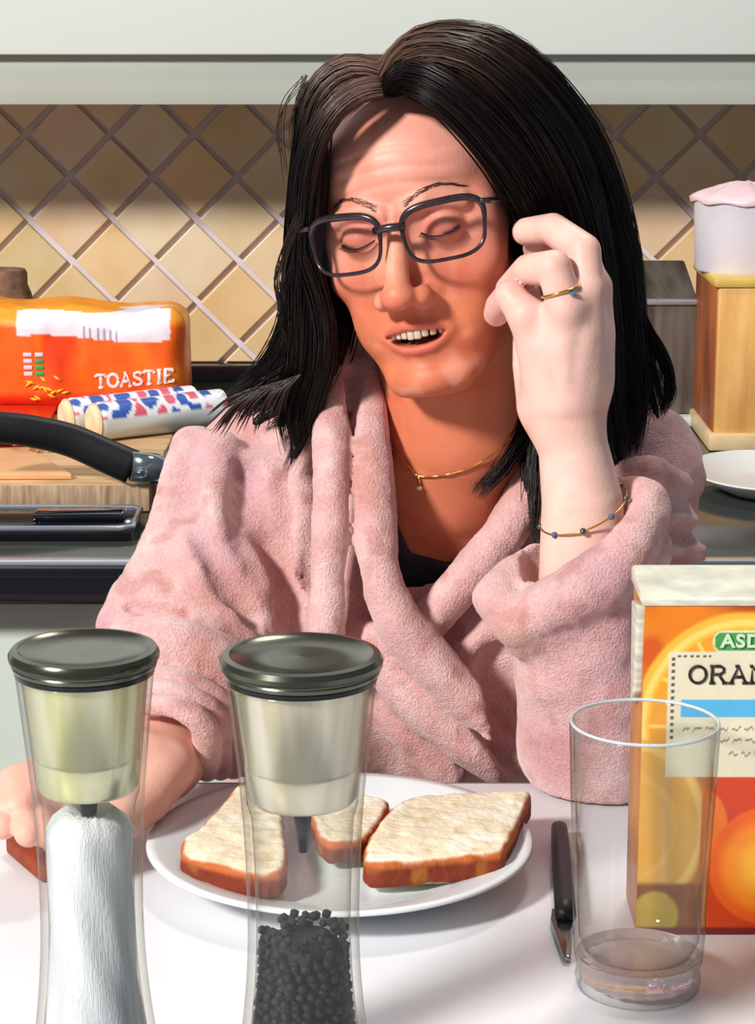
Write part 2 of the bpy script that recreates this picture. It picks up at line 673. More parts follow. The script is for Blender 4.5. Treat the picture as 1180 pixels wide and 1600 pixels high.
def flat_text(body, name, size, m, loc, parent, extrude=0.0006, bold=0.0, rot=(math.pi / 2, 0, 0), sx=1.0, spacing=1.0):
    cu = bpy.data.curves.new(name, 'FONT')
    cu.body = body
    cu.size = size
    cu.extrude = extrude
    cu.offset = bold
    cu.align_x = 'LEFT'
    cu.space_character = spacing
    cu.resolution_u = 4
    cu.materials.append(m)
    o = bpy.data.objects.new(name, cu)
    COL.objects.link(o)
    o.location = loc
    o.rotation_euler = rot
    o.scale = (sx, 1, 1)
    bpy.context.view_layer.update()
    me = bpy.data.meshes.new_from_object(o.evaluated_get(bpy.context.evaluated_depsgraph_get()))
    n = bpy.data.objects.new(name, me)
    COL.objects.link(n)
    n.matrix_world = o.matrix_world.copy()
    bpy.data.objects.remove(o)
    if parent is not None:
        mw = n.matrix_world.copy()
        n.parent = parent
        n.matrix_parent_inverse = parent.matrix_world.inverted()
        n.matrix_world = mw
    return n


M_pinktext = mat('pale_pink_print', srgb(248, 216, 214), 0.4)
GLYPH = {   # slab lettering as strokes in a unit box (x 0..w, y 0..1)
    'T': [[(0, 1), (.8, 1)], [(.4, 1), (.4, 0)], [(.2, 0), (.6, 0)], [(0, 1), (0, .8)], [(.8, 1), (.8, .8)]],
    'O': [[(.42 + .4 * math.cos(a), .5 + .5 * math.sin(a)) for a in np.linspace(0, 2 * math.pi, 17)]],
    'A': [[(.08, 0), (.42, 1), (.78, 0)], [(.2, .36), (.64, .36)], [(-.04, 0), (.22, 0)], [(.62, 0), (.92, 0)], [(.26, 1), (.46, 1)]],
    'S': [[(.68, .78), (.6, .95), (.36, 1), (.12, .9), (.1, .7), (.3, .55), (.55, .45), (.7, .28), (.62, .08), (.36, 0), (.12, .05), (.06, .24)]],
    'I': [[(.25, 1), (.25, 0)], [(.05, 1), (.45, 1)], [(.05, 0), (.45, 0)]],
    'E': [[(.1, 1), (.1, 0)], [(0, 1), (.66, 1), (.66, .8)], [(0, 0), (.68, 0), (.68, .22)], [(.1, .52), (.5, .52)]],
    'R': [[(.1, 1), (.1, 0)], [(0, 1), (.5, 1), (.66, .88), (.66, .66), (.5, .52), (.1, .52)], [(.4, .52), (.72, 0)], [(-.02, 0), (.26, 0)], [(.6, 0), (.86, 0)]],
    'N': [[(.1, 0), (.1, 1), (.66, 0), (.66, 1)], [(-.04, 0), (.26, 0)], [(-.02, 1), (.14, 1)], [(.52, 1), (.82, 1)]],
    'G': [[(.7, .76), (.6, .94), (.4, 1), (.14, .84), (.04, .5), (.14, .16), (.4, 0), (.66, .08), (.7, .42)], [(.46, .42), (.84, .42)]],
    'D': [[(.1, 1), (.1, 0)], [(0, 1), (.42, 1), (.7, .78), (.74, .5), (.7, .22), (.42, 0), (0, 0)]],
}
ADV = {'T': .95, 'O': 1.0, 'A': .98, 'S': .86, 'I': .62, 'E': .86, 'R': .95, 'N': .95, 'G': .98, 'D': .92}


def slab_word(word, x0, z0, x1, z1, h, wt, depth, m, parent, wide=1.0):
    """each letter its own mesh; depth(x, z) gives the surface y"""
    tot = sum(ADV[ch] for ch in word)
    u = 0
    for ch in word:
        t = u / tot
        bx, bz_ = x0 + (x1 - x0) * t, z0 + (z1 - z0) * t
        sc = (x1 - x0) / tot
        parts = []
        for st_ in GLYPH[ch]:
            pts = [(bx + q[0] * sc * wide, bz_ + q[1] * h) for q in st_]
            parts.append(tube([(q[0], depth(q[0], q[1]), q[1]) for q in pts], wt, 6, flat=((0, 1, 0), .35)))
        obj('letter', *join(*parts), m, parent, world_space=True)
        u += ADV[ch]


a0, a1 = P(150, 606, bby), P(274, 596, bby)
slab_word('TOASTIE', a0[0], a0[2], a1[0], a1[2], .0140, .0020, lambda x, z: surf_y(x, z, bag, bc[1] - 0.09, bc[1]) - .0006, M_pinktext, bg)
# printed traffic-light table
Mw, Mg = mat('print_lilac', srgb(214, 206, 224), .5), mat('print_green', srgb(60, 160, 80), .5)
for r in range(4):
    for c in range(2):
        x, yy = 36 + c * 18 + r * 0.5, 551 + r * 10
        a = P(x, yy, bby)
        y = surf_y(a[0] + .004, a[2] - .002, bag, bc[1] - 0.09, bc[1])
        obj('nutrition_mark', *box(a[0], a[0] + 0.0095, y - 0.0016, y + 0.002, a[2] - 0.0045, a[2], 0.0008), Mg if (c == 1 and r > 0) else Mw, bg, smooth='auto', world_space=True)
# wheat ears print
Mwh = mat('print_wheat', srgb(250, 190, 50), .5)
wv = []
for k in range(14):
    t = k / 13
    x, yy = 45 + 52 * t + 6 * math.sin(k * 2.1), 606 + 10 * math.sin(k * 1.7) + (8 if k % 2 else -6)
    a = P(x, yy, bby)
    y = surf_y(a[0], a[2], bag, bc[1] - 0.09, bc[1])
    an = rng.uniform(-.9, .9)
    wv.append(tube([(a[0] - .005 * math.cos(an), y - .0012, a[2] - .005 * math.sin(an)), (a[0], y - .0015, a[2]),
                    (a[0] + .005 * math.cos(an), y - .0012, a[2] + .005 * math.sin(an))], [.0004, .0018, .0004], 6))
obj('wheat_print', *join(*wv), Mwh, bg, world_space=True)
fl0, fl1 = PZ(-60, 704, BZ), PZ(66, 700, BZ)
obj('film_flap', *prism([(fl0[0], fl0[1]), (fl1[0], fl1[1]), (fl1[0] - .01, bby + .004), (fl0[0], bby + .004)], 'z', BZ + .007, BZ + .011, .0015), mat('film_red', srgb(226, 60, 26), .3), bg, smooth='auto', world_space=True)
for k in range(3):
    a = PZ(20 + 16 * k, 696, BZ + .011)
    obj('pink_print', *box(a[0], a[0] + .0075, a[1], a[1] + .03, BZ + .0108, BZ + .0116, .0004), mat('print_pink', srgb(250, 130, 150), .5), bg, smooth='auto', world_space=True)

# cork-topped mill behind the bread
a = P(8, 475, 2.62)
ck = obj('cork_stopper_jar', *lathe([(0.0, CZ), (0.034, CZ), (0.036, CZ + 0.004), (0.036, 0.895), (0.034, 0.905), (0.030, 0.915), (0.030, P(8, 424, 2.62)[2] - .002), (0.028, P(8, 421, 2.62)[2]), (0, P(8, 421, 2.62)[2])], 40),
         mat('cork', srgb(150, 116, 92), .8, color2=srgb(110, 80, 62), vscale=60, bump=.4, bscale=150), smooth='auto')
ck.location = (a[0] - 0.003, 2.62, 0)
tag(ck, 'brown cork stopper rising behind the bread bag at its far end', 'stopper')

# wrapped rolls in front of the bread -------------------------------------
M_wrap = mat('wrap_film', srgb(222, 226, 226), .3, color2=srgb(196, 204, 206), vscale=12, coat=.4)
M_cream = mat('roll_end', srgb(240, 218, 176), .6, color2=srgb(226, 190, 150), vscale=40)
Yr = PZ(150, 690, BZ)[1]
rr = 0.0182


def roll_pack(x0, yy, zlift, x1, Yend, label, printed):
    a = np.array([P(x0, 655, yy)[0], yy, BZ + rr + zlift])
    b = np.array([P(x1, 640, Yend)[0], Yend, BZ + rr + zlift])
    L = np.linalg.norm(b - a)
    ang = math.atan2(b[1] - a[1], b[0] - a[0])
    e = empty('wrapped_roll', a, label, 'wrapped roll', rz=ang)
    n = 40
    V, F = [], []
    prof = [(0, .0), (.002, .92), (.006, 1.0), (.03, 1.02), (L - .01, 1.0), (L, .9)]
    xs = np.linspace(0.0, L, 90)
    Cc = []
    for x in xs:
        f = 0.93 + 0.07 * min(1, x / 0.006)
        for k in range(n):
            w = 2 * math.pi * k / n
            r_ = rr * f * (1 + 0.015 * math.sin(5 * w + x * 60))
            V.append((x, r_ * math.cos(w), r_ * math.sin(w) * 1.12))
            c = srgb(216, 222, 222)
            up_ = math.sin(w)
            if printed and up_ > 0.25:
                s1 = 2.6 * float(vnoise(np.array([[x * 1.0, w * .016, .3]]), 75, 5)[0])
                c = srgb(56, 92, 178) if s1 > 0.6 else (srgb(222, 96, 120) if s1 < -0.8 else srgb(234, 238, 244))
            Cc.append(c)
    for i in range(len(xs) - 1):
        for k in range(n):
            l = (k + 1) % n
            F.append((i * n + k, (i + 1) * n + k, (i + 1) * n + l, i * n + l))
    obj('wrapper', V, F, mat('roll_wrapper', rough=.3, attr=True, coat=.3), e, col=np.array(Cc))
    v, f = lathe([(0, -.002), (rr * .5, -.004), (rr * .8, -.003), (rr * .9, 0.0), (rr * .93, .004)], 32)
    v = [(z, x, y * 1.12) for x, y, z in v]
    obj('open_end', v, f, M_cream, e)
    # rim of the wrapper
    ring = [(0.001, rr * .93 * math.cos(t), rr * .93 * 1.12 * math.sin(t)) for t in np.linspace(0, 2 * math.pi, 33)]
    obj('rim', *tube(ring, .0012, 6, cap=False), mat('rim_tan', srgb(214, 190, 150), .5), e)
    return e


roll_pack(146, Yr + .000, 0.002, 345, Yr + .085, 'front wrapped roll with blue and pink print, cream end facing out', True)
roll_pack(103, Yr + 0.026, 0.002, 300, Yr + .108, 'wrapped roll behind its twin, against the orange bread bag', True)
for o in (): pass

# black tray in front of the board
fy = PZ(120, 846, CZ)[1]
tx1 = PZ(206, 846, CZ)[0]
th = P(120, 826, fy)[2] - CZ
tr = empty('oven_tray', (0, fy, CZ), 'long black glossy tray lying at the worktop front before the chopping board', 'tray')
obj('tray_body', *prism([(0, 0), (0.08, 0), (0.086, th), (0.074, th * .95), (0.0, th * .95)][::1], 'x', -0.6, tx1, 0.0015), M_black, tr, smooth='auto')
obj('rim', *tube([(-0.6, 0, th), (tx1 - .01, 0, th), (tx1, .006, th), (tx1, .078, th), (tx1 - .008, .086, th), (-0.6, .086, th)], .0028, 8),
    mat('rim_highlight', srgb(190, 198, 212), .2, metal=.8), tr)  # pale metal tube stands in for the highlight on the tray edge
obj('grip', *box(P(56, 812, fy + .05)[0], tx1 - .01, .03, .06, th * .9, th + .007, .003), M_black, tr, smooth='auto')

# frying pan with black handle ---------------------------------------------
py_ = 2.17
pxl = bx1 + .006
pr = 0.095
pn = empty('saucepan', (pxl + pr, py_, CZ), 'grey saucepan with long black handle reaching over the chopping board', 'pan')
ph = P(238, 706, py_)[2] - CZ
obj('pan_body', *lathe([(0, 0.0), (pr * .86, 0.0), (pr * .95, .006), (pr, ph - .002), (pr + .003, ph), (pr + .001, ph + .002), (pr - .002, ph), (pr * .93, .009), (pr * .84, .005), (0, .005)], 64),
    mat('pan_grey', srgb(92, 98, 96), .3, metal=.6, var=.1, vscale=20), pn, smooth='auto')
hy = 2.062
h0 = P(240, 732, hy)
h1 = P(205, 729, hy - .005)
obj('collar', *tube([np.array([pxl + pr * (1 - .86), py_ - pr * .5, CZ + ph - .012]), h0, h1], [.010, .0150, .0145], 14, flat=((0, 1, 0), .6)), mat('collar_steel', srgb(150, 164, 170), .15, metal=.9), pn, world_space=True)
hp = [(207, 730, hy - .0, .0170), (170, 714, hy - .00, .0166), (110, 688, hy - .0, .0160), (50, 674, hy - .005, .0155), (0, 668, hy - .01, .0152), (-60, 664, hy - .015, .014)]
pts = spline([list(P(a, b, c)) + [r] for a, b, c, r in hp], 24)
obj('handle', *tube([p[:3] for p in pts], [p[3] for p in pts], 16, flat=((0, 1, 0), .55)), M_blackmatte, pn, world_space=True)

# ================================================================ THINGS ON THE WORKTOP, RIGHT
# sloping-topped steel bin
yb = PZ(1040, 664, CZ)[1]
zf = P(1040, 471, yb)[2] - CZ
ys = yb + .13
zbk = P(1040, 405, ys)[2] - CZ
xr_ = PZ(1087, 664, CZ)[0]
M_brushed = mat('brushed_steel', srgb(132, 126, 118), .42, metal=.45, color2=srgb(88, 78, 68), vscale=10, stretch=(6, 1, .5), bump=.1, bscale=60)
bn = empty('bread_bin', (xr_ - .11, yb, CZ), 'grey steel box with sloping lid behind the hair, beside the wooden box', 'bin')
obj('body', *prism([(0, .012), (0, zf), (ys - yb, zbk), (ys - yb, .012)], 'x', -.11, .11, .004), M_brushed, bn, smooth='auto')
obj('lid_edge', *box(-.111, .111, -.004, .004, zf - .004, zf + .003, .002), mat('steel_edge', srgb(186, 188, 198), .25, metal=.6), bn, smooth='auto')
obj('foot_strip', *box(-.108, .115, -.014, .1, 0, .012, .003), mat('foot_white', srgb(206, 210, 214), .4), bn, smooth='auto')

# wooden box/canister
yw = PZ(1130, 704, CZ)[1]
xw = PZ(1112, 704, CZ)[0]
zw = P(1130, 438, yw)[2] - CZ
M_bam = mat('honey_wood', srgb(232, 184, 110), .4, color2=srgb(206, 150, 84), vscale=10, stretch=(5, 5, .8), bump=.1, bscale=30, coat=.3)
M_bam_shade = mat('honey_wood_shaded', srgb(178, 96, 48), .5, color2=srgb(122, 62, 34), vscale=8, stretch=(3, 3, 1))  # darker copy of the honey wood, shade put into the colour
wb = empty('wooden_box', (xw, yw, CZ), 'honey-coloured wooden storage box carrying the white tub', 'box')
W_, D_ = .2, .16
obj('front_panel', *box(0.002, W_, 0, .01, .018, zw - .006, .003), M_bam, wb, smooth='auto')
obj('side_panel', *box(0, .01, .004, D_, .018, zw - .006, .003), M_bam_shade, wb, smooth='auto')
obj('side_panel', *box(W_ - .01, W_, .004, D_, .018, zw - .006, .003), M_bam, wb, smooth='auto')
obj('back_panel', *box(.004, W_ - .004, D_ - .01, D_, .018, zw - .006, .003), M_bam, wb, smooth='auto')
obj('lid', *box(-.003, W_ + .003, -.003, D_ + .003, zw - .008, zw + .002, .003), mat('lid_wood', srgb(214, 186, 96), .35, color2=srgb(200, 160, 80), vscale=12), wb, smooth='auto')
obj('plinth', *box(-.004, W_ + .004, -.005, D_ + .002, 0, .019, .003), mat('plinth_cream', srgb(226, 196, 140), .4, color2=srgb(190, 170, 140), vscale=20), wb, smooth='auto')
tube_ = empty('plastic_tub', (0, 0, 0), 'white plastic tub with crumpled pinkish lid on the wooden box', 'tub')
a0 = P(1086, 402, yw + .03)
yt_ = yw + .085
zt_ = CZ + zw + .002
xl_ = P(1083, 380, yt_)[0]
tr_ = .062
tube_.location = (xl_ + tr_, yt_, zt_)
hT = P(1100, 310, yt_ - .02)[2] - zt_
obj('tub_body', *lathe([(0, 0), (tr_ * .93, 0), (tr_ * .95, .003), (tr_, hT), (tr_ - .002, hT), (tr_ * .93, .004), (0, .004)], 48), mat('tub_white', srgb(214, 208, 216), .4, var=.05, vscale=20), tube_, smooth='auto')
V, F = lathe([(tr_ + .003, hT - .004), (tr_ + .004, hT + .001), (tr_ * .92, hT + .005), (tr_ * .6, hT + .011), (tr_ * .35, hT + .015), (0, hT + .016)], 48)
V = [(x * (1 + .02 * math.sin(7 * math.atan2(y, x))), y, z + .0015 * math.sin(9 * math.atan2(y, x) + z * 200)) for x, y, z in V]
obj('lid', V, F, mat('lid_pink', srgb(222, 190, 196), .4, var=.05, vscale=30), tube_)

# white dish
dz = CZ
dc = PZ(1196, 748, CZ + .012)
ds = empty('oval_dish', (dc[0], dc[1], dz), 'shallow white oval dish on the black worktop', 'dish')
V, F = lathe([(0, 0), (.05, 0), (.056, .003), (.095, .018), (.099, .021), (.096, .022), (.06, .008), (.04, .006), (0, .006)], 64)
V = [(x * .77, y * 1.0, z) for x, y, z in V]
obj('dish_body', V, F, mat('dish_glaze', srgb(206, 212, 214), .2, coat=.4), ds, smooth='auto')

# ================================================================ THINGS ON THE TABLE
# plate ----------------------------------------------------------------
pc = PZ(531, 1311, TZ + .02)
PR = .111
M_plate = mat('porcelain', srgb(226, 234, 236), .22, var=.02, vscale=8, coat=.4)
pl = empty('dinner_plate', (pc[0], pc[1], TZ), 'round white plate holding slices of bread', 'plate')
prof = [(0, .004), (.055, .004), (.058, .0), (.062, 0), (.064, .004), (.085, .010), (PR - .004, .0175), (PR, .0195), (PR - .001, .0215), (PR - .006, .0205), (.085, .0145), (.072, .0095), (.068, .0085), (.04, .008), (0, .008)]
obj('plate_body', *lathe(prof, 96), M_plate, pl, smooth=True)

# bread slices -----------------------------------------------------------
M_bread = mat('bread_crumb', rough=.75, attr=True, var=.05, vscale=90, bump=.5, bscale=260)


def slice_sdf(poly, z0, z1, rot=None):
    poly = np.asarray(poly)
    c = poly.mean(0)

    def fn(p):
        x = p[:, :2]
        d = np.full(len(p), 1e9)
        inside = np.ones(len(p), bool)
        n = len(poly)
        ins_ = np.zeros(len(p), bool)
        for i in range(n):
            a, b = poly[i], poly[(i + 1) % n]
            e = b - a
            t = np.clip(((x - a) @ e) / (e @ e), 0, 1)
            d = np.minimum(d, np.sqrt((((x - a) - t[:, None] * e) ** 2).sum(-1)))
            cr2 = ((a[1] > x[:, 1]) != (b[1] > x[:, 1]))
            ins_ ^= cr2 & (x[:, 0] < (b[0] - a[0]) * (x[:, 1] - a[1]) / (b[1] - a[1] + 1e-12) + a[0])
        d2 = np.where(ins_, -d, d)
        zc_, hz = (z0 + z1) / 2, (z1 - z0) / 2
        dz_ = np.abs(p[:, 2] - zc_) - hz
        r = .004
        q = np.stack([d2 + r, dz_ + r], -1)
        return np.sqrt((np.maximum(q, 0) ** 2).sum(-1)) + np.minimum(q.max(-1), 0) - r, d2
    return fn


def bread(pix, zt, thick, label, tilt=0.0, seed=1, cut=()):
    """pix: top-face outline in the picture, met at level zt (counter-clockwise from above)"""
    pts = np.array([PZ(x, y, zt)[:2] for x, y in pix])
    if np.cross(pts[1] - pts[0], pts[2] - pts[1]) < 0: pts = pts[::-1]
    # round the corners by Chaikin
    for _ in range(2):
        a = pts
        b = np.roll(pts, -1, 0)
        pts = np.stack([a * .82 + b * .18, a * .18 + b * .82], 1).reshape(-1, 2)
    fn2 = slice_sdf(pts, zt - thick, zt)

    def fn(p):
        d, _ = fn2(p)
        return d + vnoise(p, 130, seed) * .0007 + vnoise(p, 330, seed + 1) * .0003
    c = pts.mean(0)
    lo = [pts[:, 0].min() - .014, pts[:, 1].min() - .014, zt - thick - .014]
    hi = [pts[:, 0].max() + .014, pts[:, 1].max() + .014, zt + .014]
    V, Q = mesh_sdf(fn, lo, hi, .0011, 3)
    _, d2 = fn2(V)
    C = np.tile(np.array(srgb(240, 226, 196)), (len(V), 1))
    C = mixc(C, srgb(250, 242, 222), sstep(-.1, .6, vnoise(V, 60, seed + 3)))
    C = mixc(C, srgb(222, 196, 150), sstep(.3, .8, vnoise(V, 110, seed + 5)) * .7)
    edge = sstep(-.0032, -.0008, d2 + vnoise(V, 150, seed + 4) * .0009)
    C = mixc(C, srgb(186, 96, 40), edge)
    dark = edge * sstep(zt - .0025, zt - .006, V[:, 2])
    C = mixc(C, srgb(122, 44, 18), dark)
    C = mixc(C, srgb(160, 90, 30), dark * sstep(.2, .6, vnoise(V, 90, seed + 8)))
    e = empty('bread_slice', (c[0], c[1], zt - thick), label, 'bread')
    return obj('slice', V, Q, M_bread, e, col=C, world_space=True)


zb = TZ + .0125
bread([(385, 1222), (440, 1236), (452, 1362), (402, 1366), (282, 1338), (282, 1310), (312, 1290), (350, 1250), (366, 1228)], zb + .0165, .0165,
      'triangular piece of buttered bread at the plate rim nearer the salt grinder', seed=3)
bread([(470, 1228), (610, 1244), (604, 1268), (572, 1312), (500, 1318)], zb + .0145, .0145,
      'half slice of bread mostly hidden behind the pepper grinder', seed=21)
bread([(640, 1240), (826, 1232), (832, 1240), (790, 1328), (778, 1332), (566, 1352), (572, 1310), (606, 1264)], zb + .0165, .0165,
      'large square buttered slice on the plate beside the pepper grinder', seed=11)

# the crust she is holding
cp = [PZ(x, y, TZ + .012)[:2] for x, y in [(8, 1306), (34, 1292), (82, 1318), (84, 1352), (60, 1350)]]
V, F = prism([tuple(c) for c in cp], 'z', TZ + .001, TZ + .011, .002)
cr_ = obj('bread_crust', V, F, mat('crust', srgb(150, 62, 26), .7, color2=srgb(120, 46, 20), vscale=60, bump=.4, bscale=200), smooth='auto')
tag(cr_, 'torn brown bread crust on the table under her fingertips', 'bread')

# grinders -----------------------------------------------------------------
M_glass = glass_mat('clear_glass', (0.985, 0.99, 0.98), (0.42, 0.42, 0.36), power=2.2)
M_cap = mat('cap_gunmetal', srgb(92, 94, 82), .22, metal=.85, var=.12, vscale=12)
M_capdark = mat('cap_dark', srgb(24, 26, 30), .25, metal=.4)


def grinder(px, ptop, Y, rc, label, insert_col, insert_col2, fill):
    H = P(px, ptop, Y)[2] - TZ
    x = P(px, ptop, Y)[0]
    k = rc / .032
    e = empty('salt_grinder' if fill == 'salt' else 'pepper_grinder', (x, Y, TZ), label, 'grinder')
    cap = [(0, H - .0015), (rc * .45, H - .002), (rc * .80, H - .0015), (rc * .88, H), (rc * .96, H - .0004), (rc, H - .0024), (rc * .995, H - .0045), (rc * .96, H - .0054),
           (rc * .955, H - .0060), (rc * .965, H - .0066), (rc * .95, H - .0082), (rc * .9, H - .0086), (0, H - .0086)]
    obj('cap', *lathe(cap, 96), M_cap, e, smooth='auto')
    obj('cap_ring', *lathe([(rc * .92, H - .0084), (rc * .935, H - .0088), (rc * .925, H - .0108), (rc * .86, H - .0112), (rc * .8, H - .0108), (rc * .8, H - .0084), (rc * .92, H - .0084)], 96), M_capdark, e, smooth='auto')
    # funnel insert, ribbed slightly
    zt1, zt2, zt3 = H - .0108, H - .046, H - .060
    ins = [(0, zt1), (rc * .83, zt1), (rc * .82, zt1 - .004), (rc * .70, zt2), (rc * .708, zt2 - .001), (rc * .708, zt2 - .002), (rc * .68, zt3), (rc * .64, zt3 - .002), (rc * .2, zt3 - .001), (rc * .16, zt3 + .004), (0, zt3 + .004)]
    obj('mill_insert', *lathe(ins, 96), mat('insert_' + fill, insert_col, .24, metal=.75, color2=insert_col2, vscale=3.2, stretch=(26, 26, 1), detail=2), e, smooth='auto')
    # glass body: outer and inner wall
    outer = spline([(rc * .92, H - .0095), (rc * .84, H - .035), (rc * .76, H - .062), (rc * .71, H - .090), (rc * .70, H - .125), (rc * .76, H - .155), (rc * .90, H - .19), (rc * 1.02, .012), (rc * 1.03, .003)], 40)
    t = .0022
    inner = [(max(r - t * (1.0 if z > H - .065 else 1.6), 0), max(z, .009)) for r, z in outer[::-1]]
    prof = [(0, .0)] + [(rc * .98, 0)] + [tuple(q) for q in outer[::-1]] + [tuple(q) for q in [(r, z) for r, z in inner[::-1]]]
    inner_up = inner[::-1]
    prof = [(0, 0), (rc * 1.0, 0)] + [tuple(q) for q in outer[::-1]] + [(r, z) for r, z in inner_up if z > .0091] + [(rc * .94, .009), (0, .009)]
    obj('glass_body', *lathe(prof, 96), M_glass, e, smooth=True)
    ri = lambda z: float(np.interp(z, [q[1] for q in outer[::-1]], [q[0] for q in outer[::-1]])) - .0042
    if fill == 'salt':
        top = H - .076
        zs = np.linspace(.0095, top, 30)
        prof = [(0, .0095)] + [(ri(z) * (1 if z < top - .004 else 1 - .15 * ((z - top + .004) / .004)), z) for z in zs] + [(ri(top) * .6, top + .004), (ri(top) * .3, top + .001), (0, top + .003)]
        V, F = lathe(prof, 72)
        r2 = random.Random(3)
        V = [(x_ * (1 + .03 * math.sin(7 * math.atan2(y_, x_) + z * 130)), y_ * (1 + .03 * math.sin(7 * math.atan2(y_, x_) + z * 130)), z + r2.uniform(-.0006, .0006)) for x_, y_, z in V]
        s = obj('salt', V, F, mat('salt_grains', srgb(240, 240, 244), .6, color2=srgb(196, 204, 212), vscale=16, stretch=(3.4, 3.4, .45), bump=.45, bscale=420), e)
        s['kind'] = 'stuff'
    else:
        top = H - .123
        import bmesh
        bm = bmesh.new()
        bmesh.ops.create_icosphere(bm, subdivisions=1, radius=1)
        bv = np.array([v.co[:] for v in bm.verts])
        bff = np.array([[v.index for v in f.verts] for f in bm.faces])
        bm.free()
        r2 = np.random.RandomState(4)
        VV, FF = [], []
        cnt = 0
        # stacked in rings against the glass
        z = .0125
        while z < top + .004:
            R = ri(min(z, top)) - .0018
            for ring in range(3):
                Rr = R - ring * .0042
                if ring == 2 and z < top - .008: continue
                n = int(2 * math.pi * Rr / .0046)
                ph_ = r2.uniform(0, 6)
                for k_ in range(n):
                    if z > top - .004 and r2.rand() < .4: continue
                    a = ph_ + 2 * math.pi * k_ / n
                    s_ = r2.uniform(.0019, .0025)
                    c = np.array([Rr * math.cos(a), Rr * math.sin(a), z + r2.uniform(-.0014, .0014)])
                    VV.append(bv * s_ * (1 + r2.uniform(-.12, .12, (12 if len(bv) == 12 else len(bv), 1))) + c)
                    FF.append(bff + cnt)
                    cnt += len(bv)
            z += .0042
        core = lathe([(0, .0095), (ri(.02) - .008, .0095), (ri(.05) - .006, .05), (ri(top) - .006, top), (0, top)], 24)
        cv = np.array(core[0])
        V = np.vstack(VV)
        F = [tuple(f) for f in np.vstack(FF)] + [tuple(i + len(V) for i in f) for f in core[1]]
        V = [tuple(v) for v in np.vstack([V, cv])]
        s = obj('peppercorns', V, F, mat('peppercorn', srgb(34, 30, 36), .6, color2=srgb(12, 11, 15), vscale=130, bump=.5, bscale=900), e)
        s['kind'] = 'stuff'
    # inner agitator stem below the insert
    obj('grinder_stem', *tube([(0, 0, H - .085), (0, 0, H - .060)], [.0022, .005], 10), M_capdark, e)
    return e


grinder(131, 1011, .90, .0316, 'glass salt grinder with dark cap and pale salt inside, on the white table', srgb(206, 204, 150), srgb(228, 226, 196), 'salt')
grinder(471, 1020, .868, .0332, 'glass pepper grinder with dark cap and black peppercorns, before the bread plate', srgb(196, 186, 158), srgb(232, 224, 206), 'pepper')

# tumbler --------------------------------------------------------------------
gc = PZ(1004, 1540, TZ)
rimz = P(1000, 1128, gc[1])[2] - TZ
gx = P(1000, 1128, gc[1])[0]
g = empty('glass_tumbler', ((gx + gc[0]) / 2, gc[1], TZ), 'empty clear glass tumbler standing before the juice carton', 'glass')
R1, R0 = .0374, .0330
gm = glass_mat('tumbler_glass', (0.985, 0.995, 0.99), (0.40, 0.46, 0.46), power=2.6)
bz = .014
prof = [(0, .003), (R0 * .7, .003), (R0 * .86, 0), (R0 * .94, .001), (R0 * .97, .006), (R0 * .93, .012), (R0 * .985, .017), (R0, .024), (R1, rimz - .001), (R1 - .0008, rimz), (R1 - .0018, rimz - .001), (R0 - .0025, .028), (R0 * .82, .020), (R0 * .6, .018), (R0 * .3, .0195), (0, .021)]
obj('glass_body', *lathe(prof, 96), gm, g, smooth=True)
# thick moulded foot with flutes, real refraction
fl = []
n = 96
V, F = [], []
pr_ = [(0, .004), (R0 * .8, .0035), (R0 * .915, .006), (R0 * .905, .0115), (R0 * .95, .0165), (R0 * .95, .018), (R0 * .8, .0165), (0, .0165)]
for i in range(n):
    a = 2 * math.pi * i / n
    for j, (r, z) in enumerate(pr_):
        f = 1 - .035 * (abs(math.sin(9 * a)) if 1 <= j <= 3 else 0)
        V.append((r * f * math.cos(a), r * f * math.sin(a), z))
m_ = len(pr_)
for i in range(n):
    j = (i + 1) % n
    for k_ in range(m_ - 1):
        F.append((i * m_ + k_, j * m_ + k_, j * m_ + k_ + 1, i * m_ + k_ + 1))
obj('moulded_foot', V, F, mat('foot_glass', srgb(250, 232, 232), .05, trans=.8, ior=1.45), g, smooth='auto')
obj('rim', *tube([((R1 - .001) * math.cos(t), (R1 - .001) * math.sin(t), rimz) for t in np.linspace(0, 2 * math.pi, 97)], .0009, 6, cap=False),
    mat('rim_glass', srgb(214, 224, 226), .08, coat=.5, alpha=.75), g)

# knife beside the tumbler ------------------------------------------------------
k0, k1, k2 = PZ(874, 1292, TZ + .008), PZ(884, 1432, TZ + .008), PZ(886, 1505, TZ + .004)
kn = empty('table_knife', tuple(PZ(880, 1420, TZ)), 'black-handled table knife lying at the far side of the tumbler', 'knife')
hd = spline([list(k0) + [.0048], list(k0 * .7 + k1 * .3) + [.0056], list(k1) + [.0058]], 12)
obj('handle', *tube([p[:3] for p in hd], [p[3] for p in hd], 12, flat=((0, 0, 1), .8)), M_blackmatte, kn, world_space=True)
kk = [PZ(x, y, TZ + .003) for x, y in [(862, 1424), (889, 1414), (896, 1440), (892, 1500), (880, 1498), (860, 1440)]]
obj('blade', *prism([(p[0], p[1]) for p in kk], 'z', TZ + .001, TZ + .005, .0012), mat('blade_steel', srgb(128, 134, 126), .2, metal=.9), kn, smooth='auto', world_space=True)

# juice carton --------------------------------------------------------------------
cy0 = PZ(1110, 1460, TZ)[1]
cx0 = P(1001, 1200, cy0)[0]
ct = empty('juice_carton', (cx0, cy0, TZ), 'orange juice carton with cream label behind the tumbler', 'carton')
CW, CD = .105, .052
CH = P(1080, 944, cy0)[2] - TZ
hx, hz_ = .0006, .0006
nx, nz = int(CW / hx), int(CH / hz_)
gx_, gz_ = np.meshgrid(np.linspace(0, CW, nx), np.linspace(0, CH, nz), indexing='ij')
U_ = gx_.ravel()
Z_ = gz_.ravel()


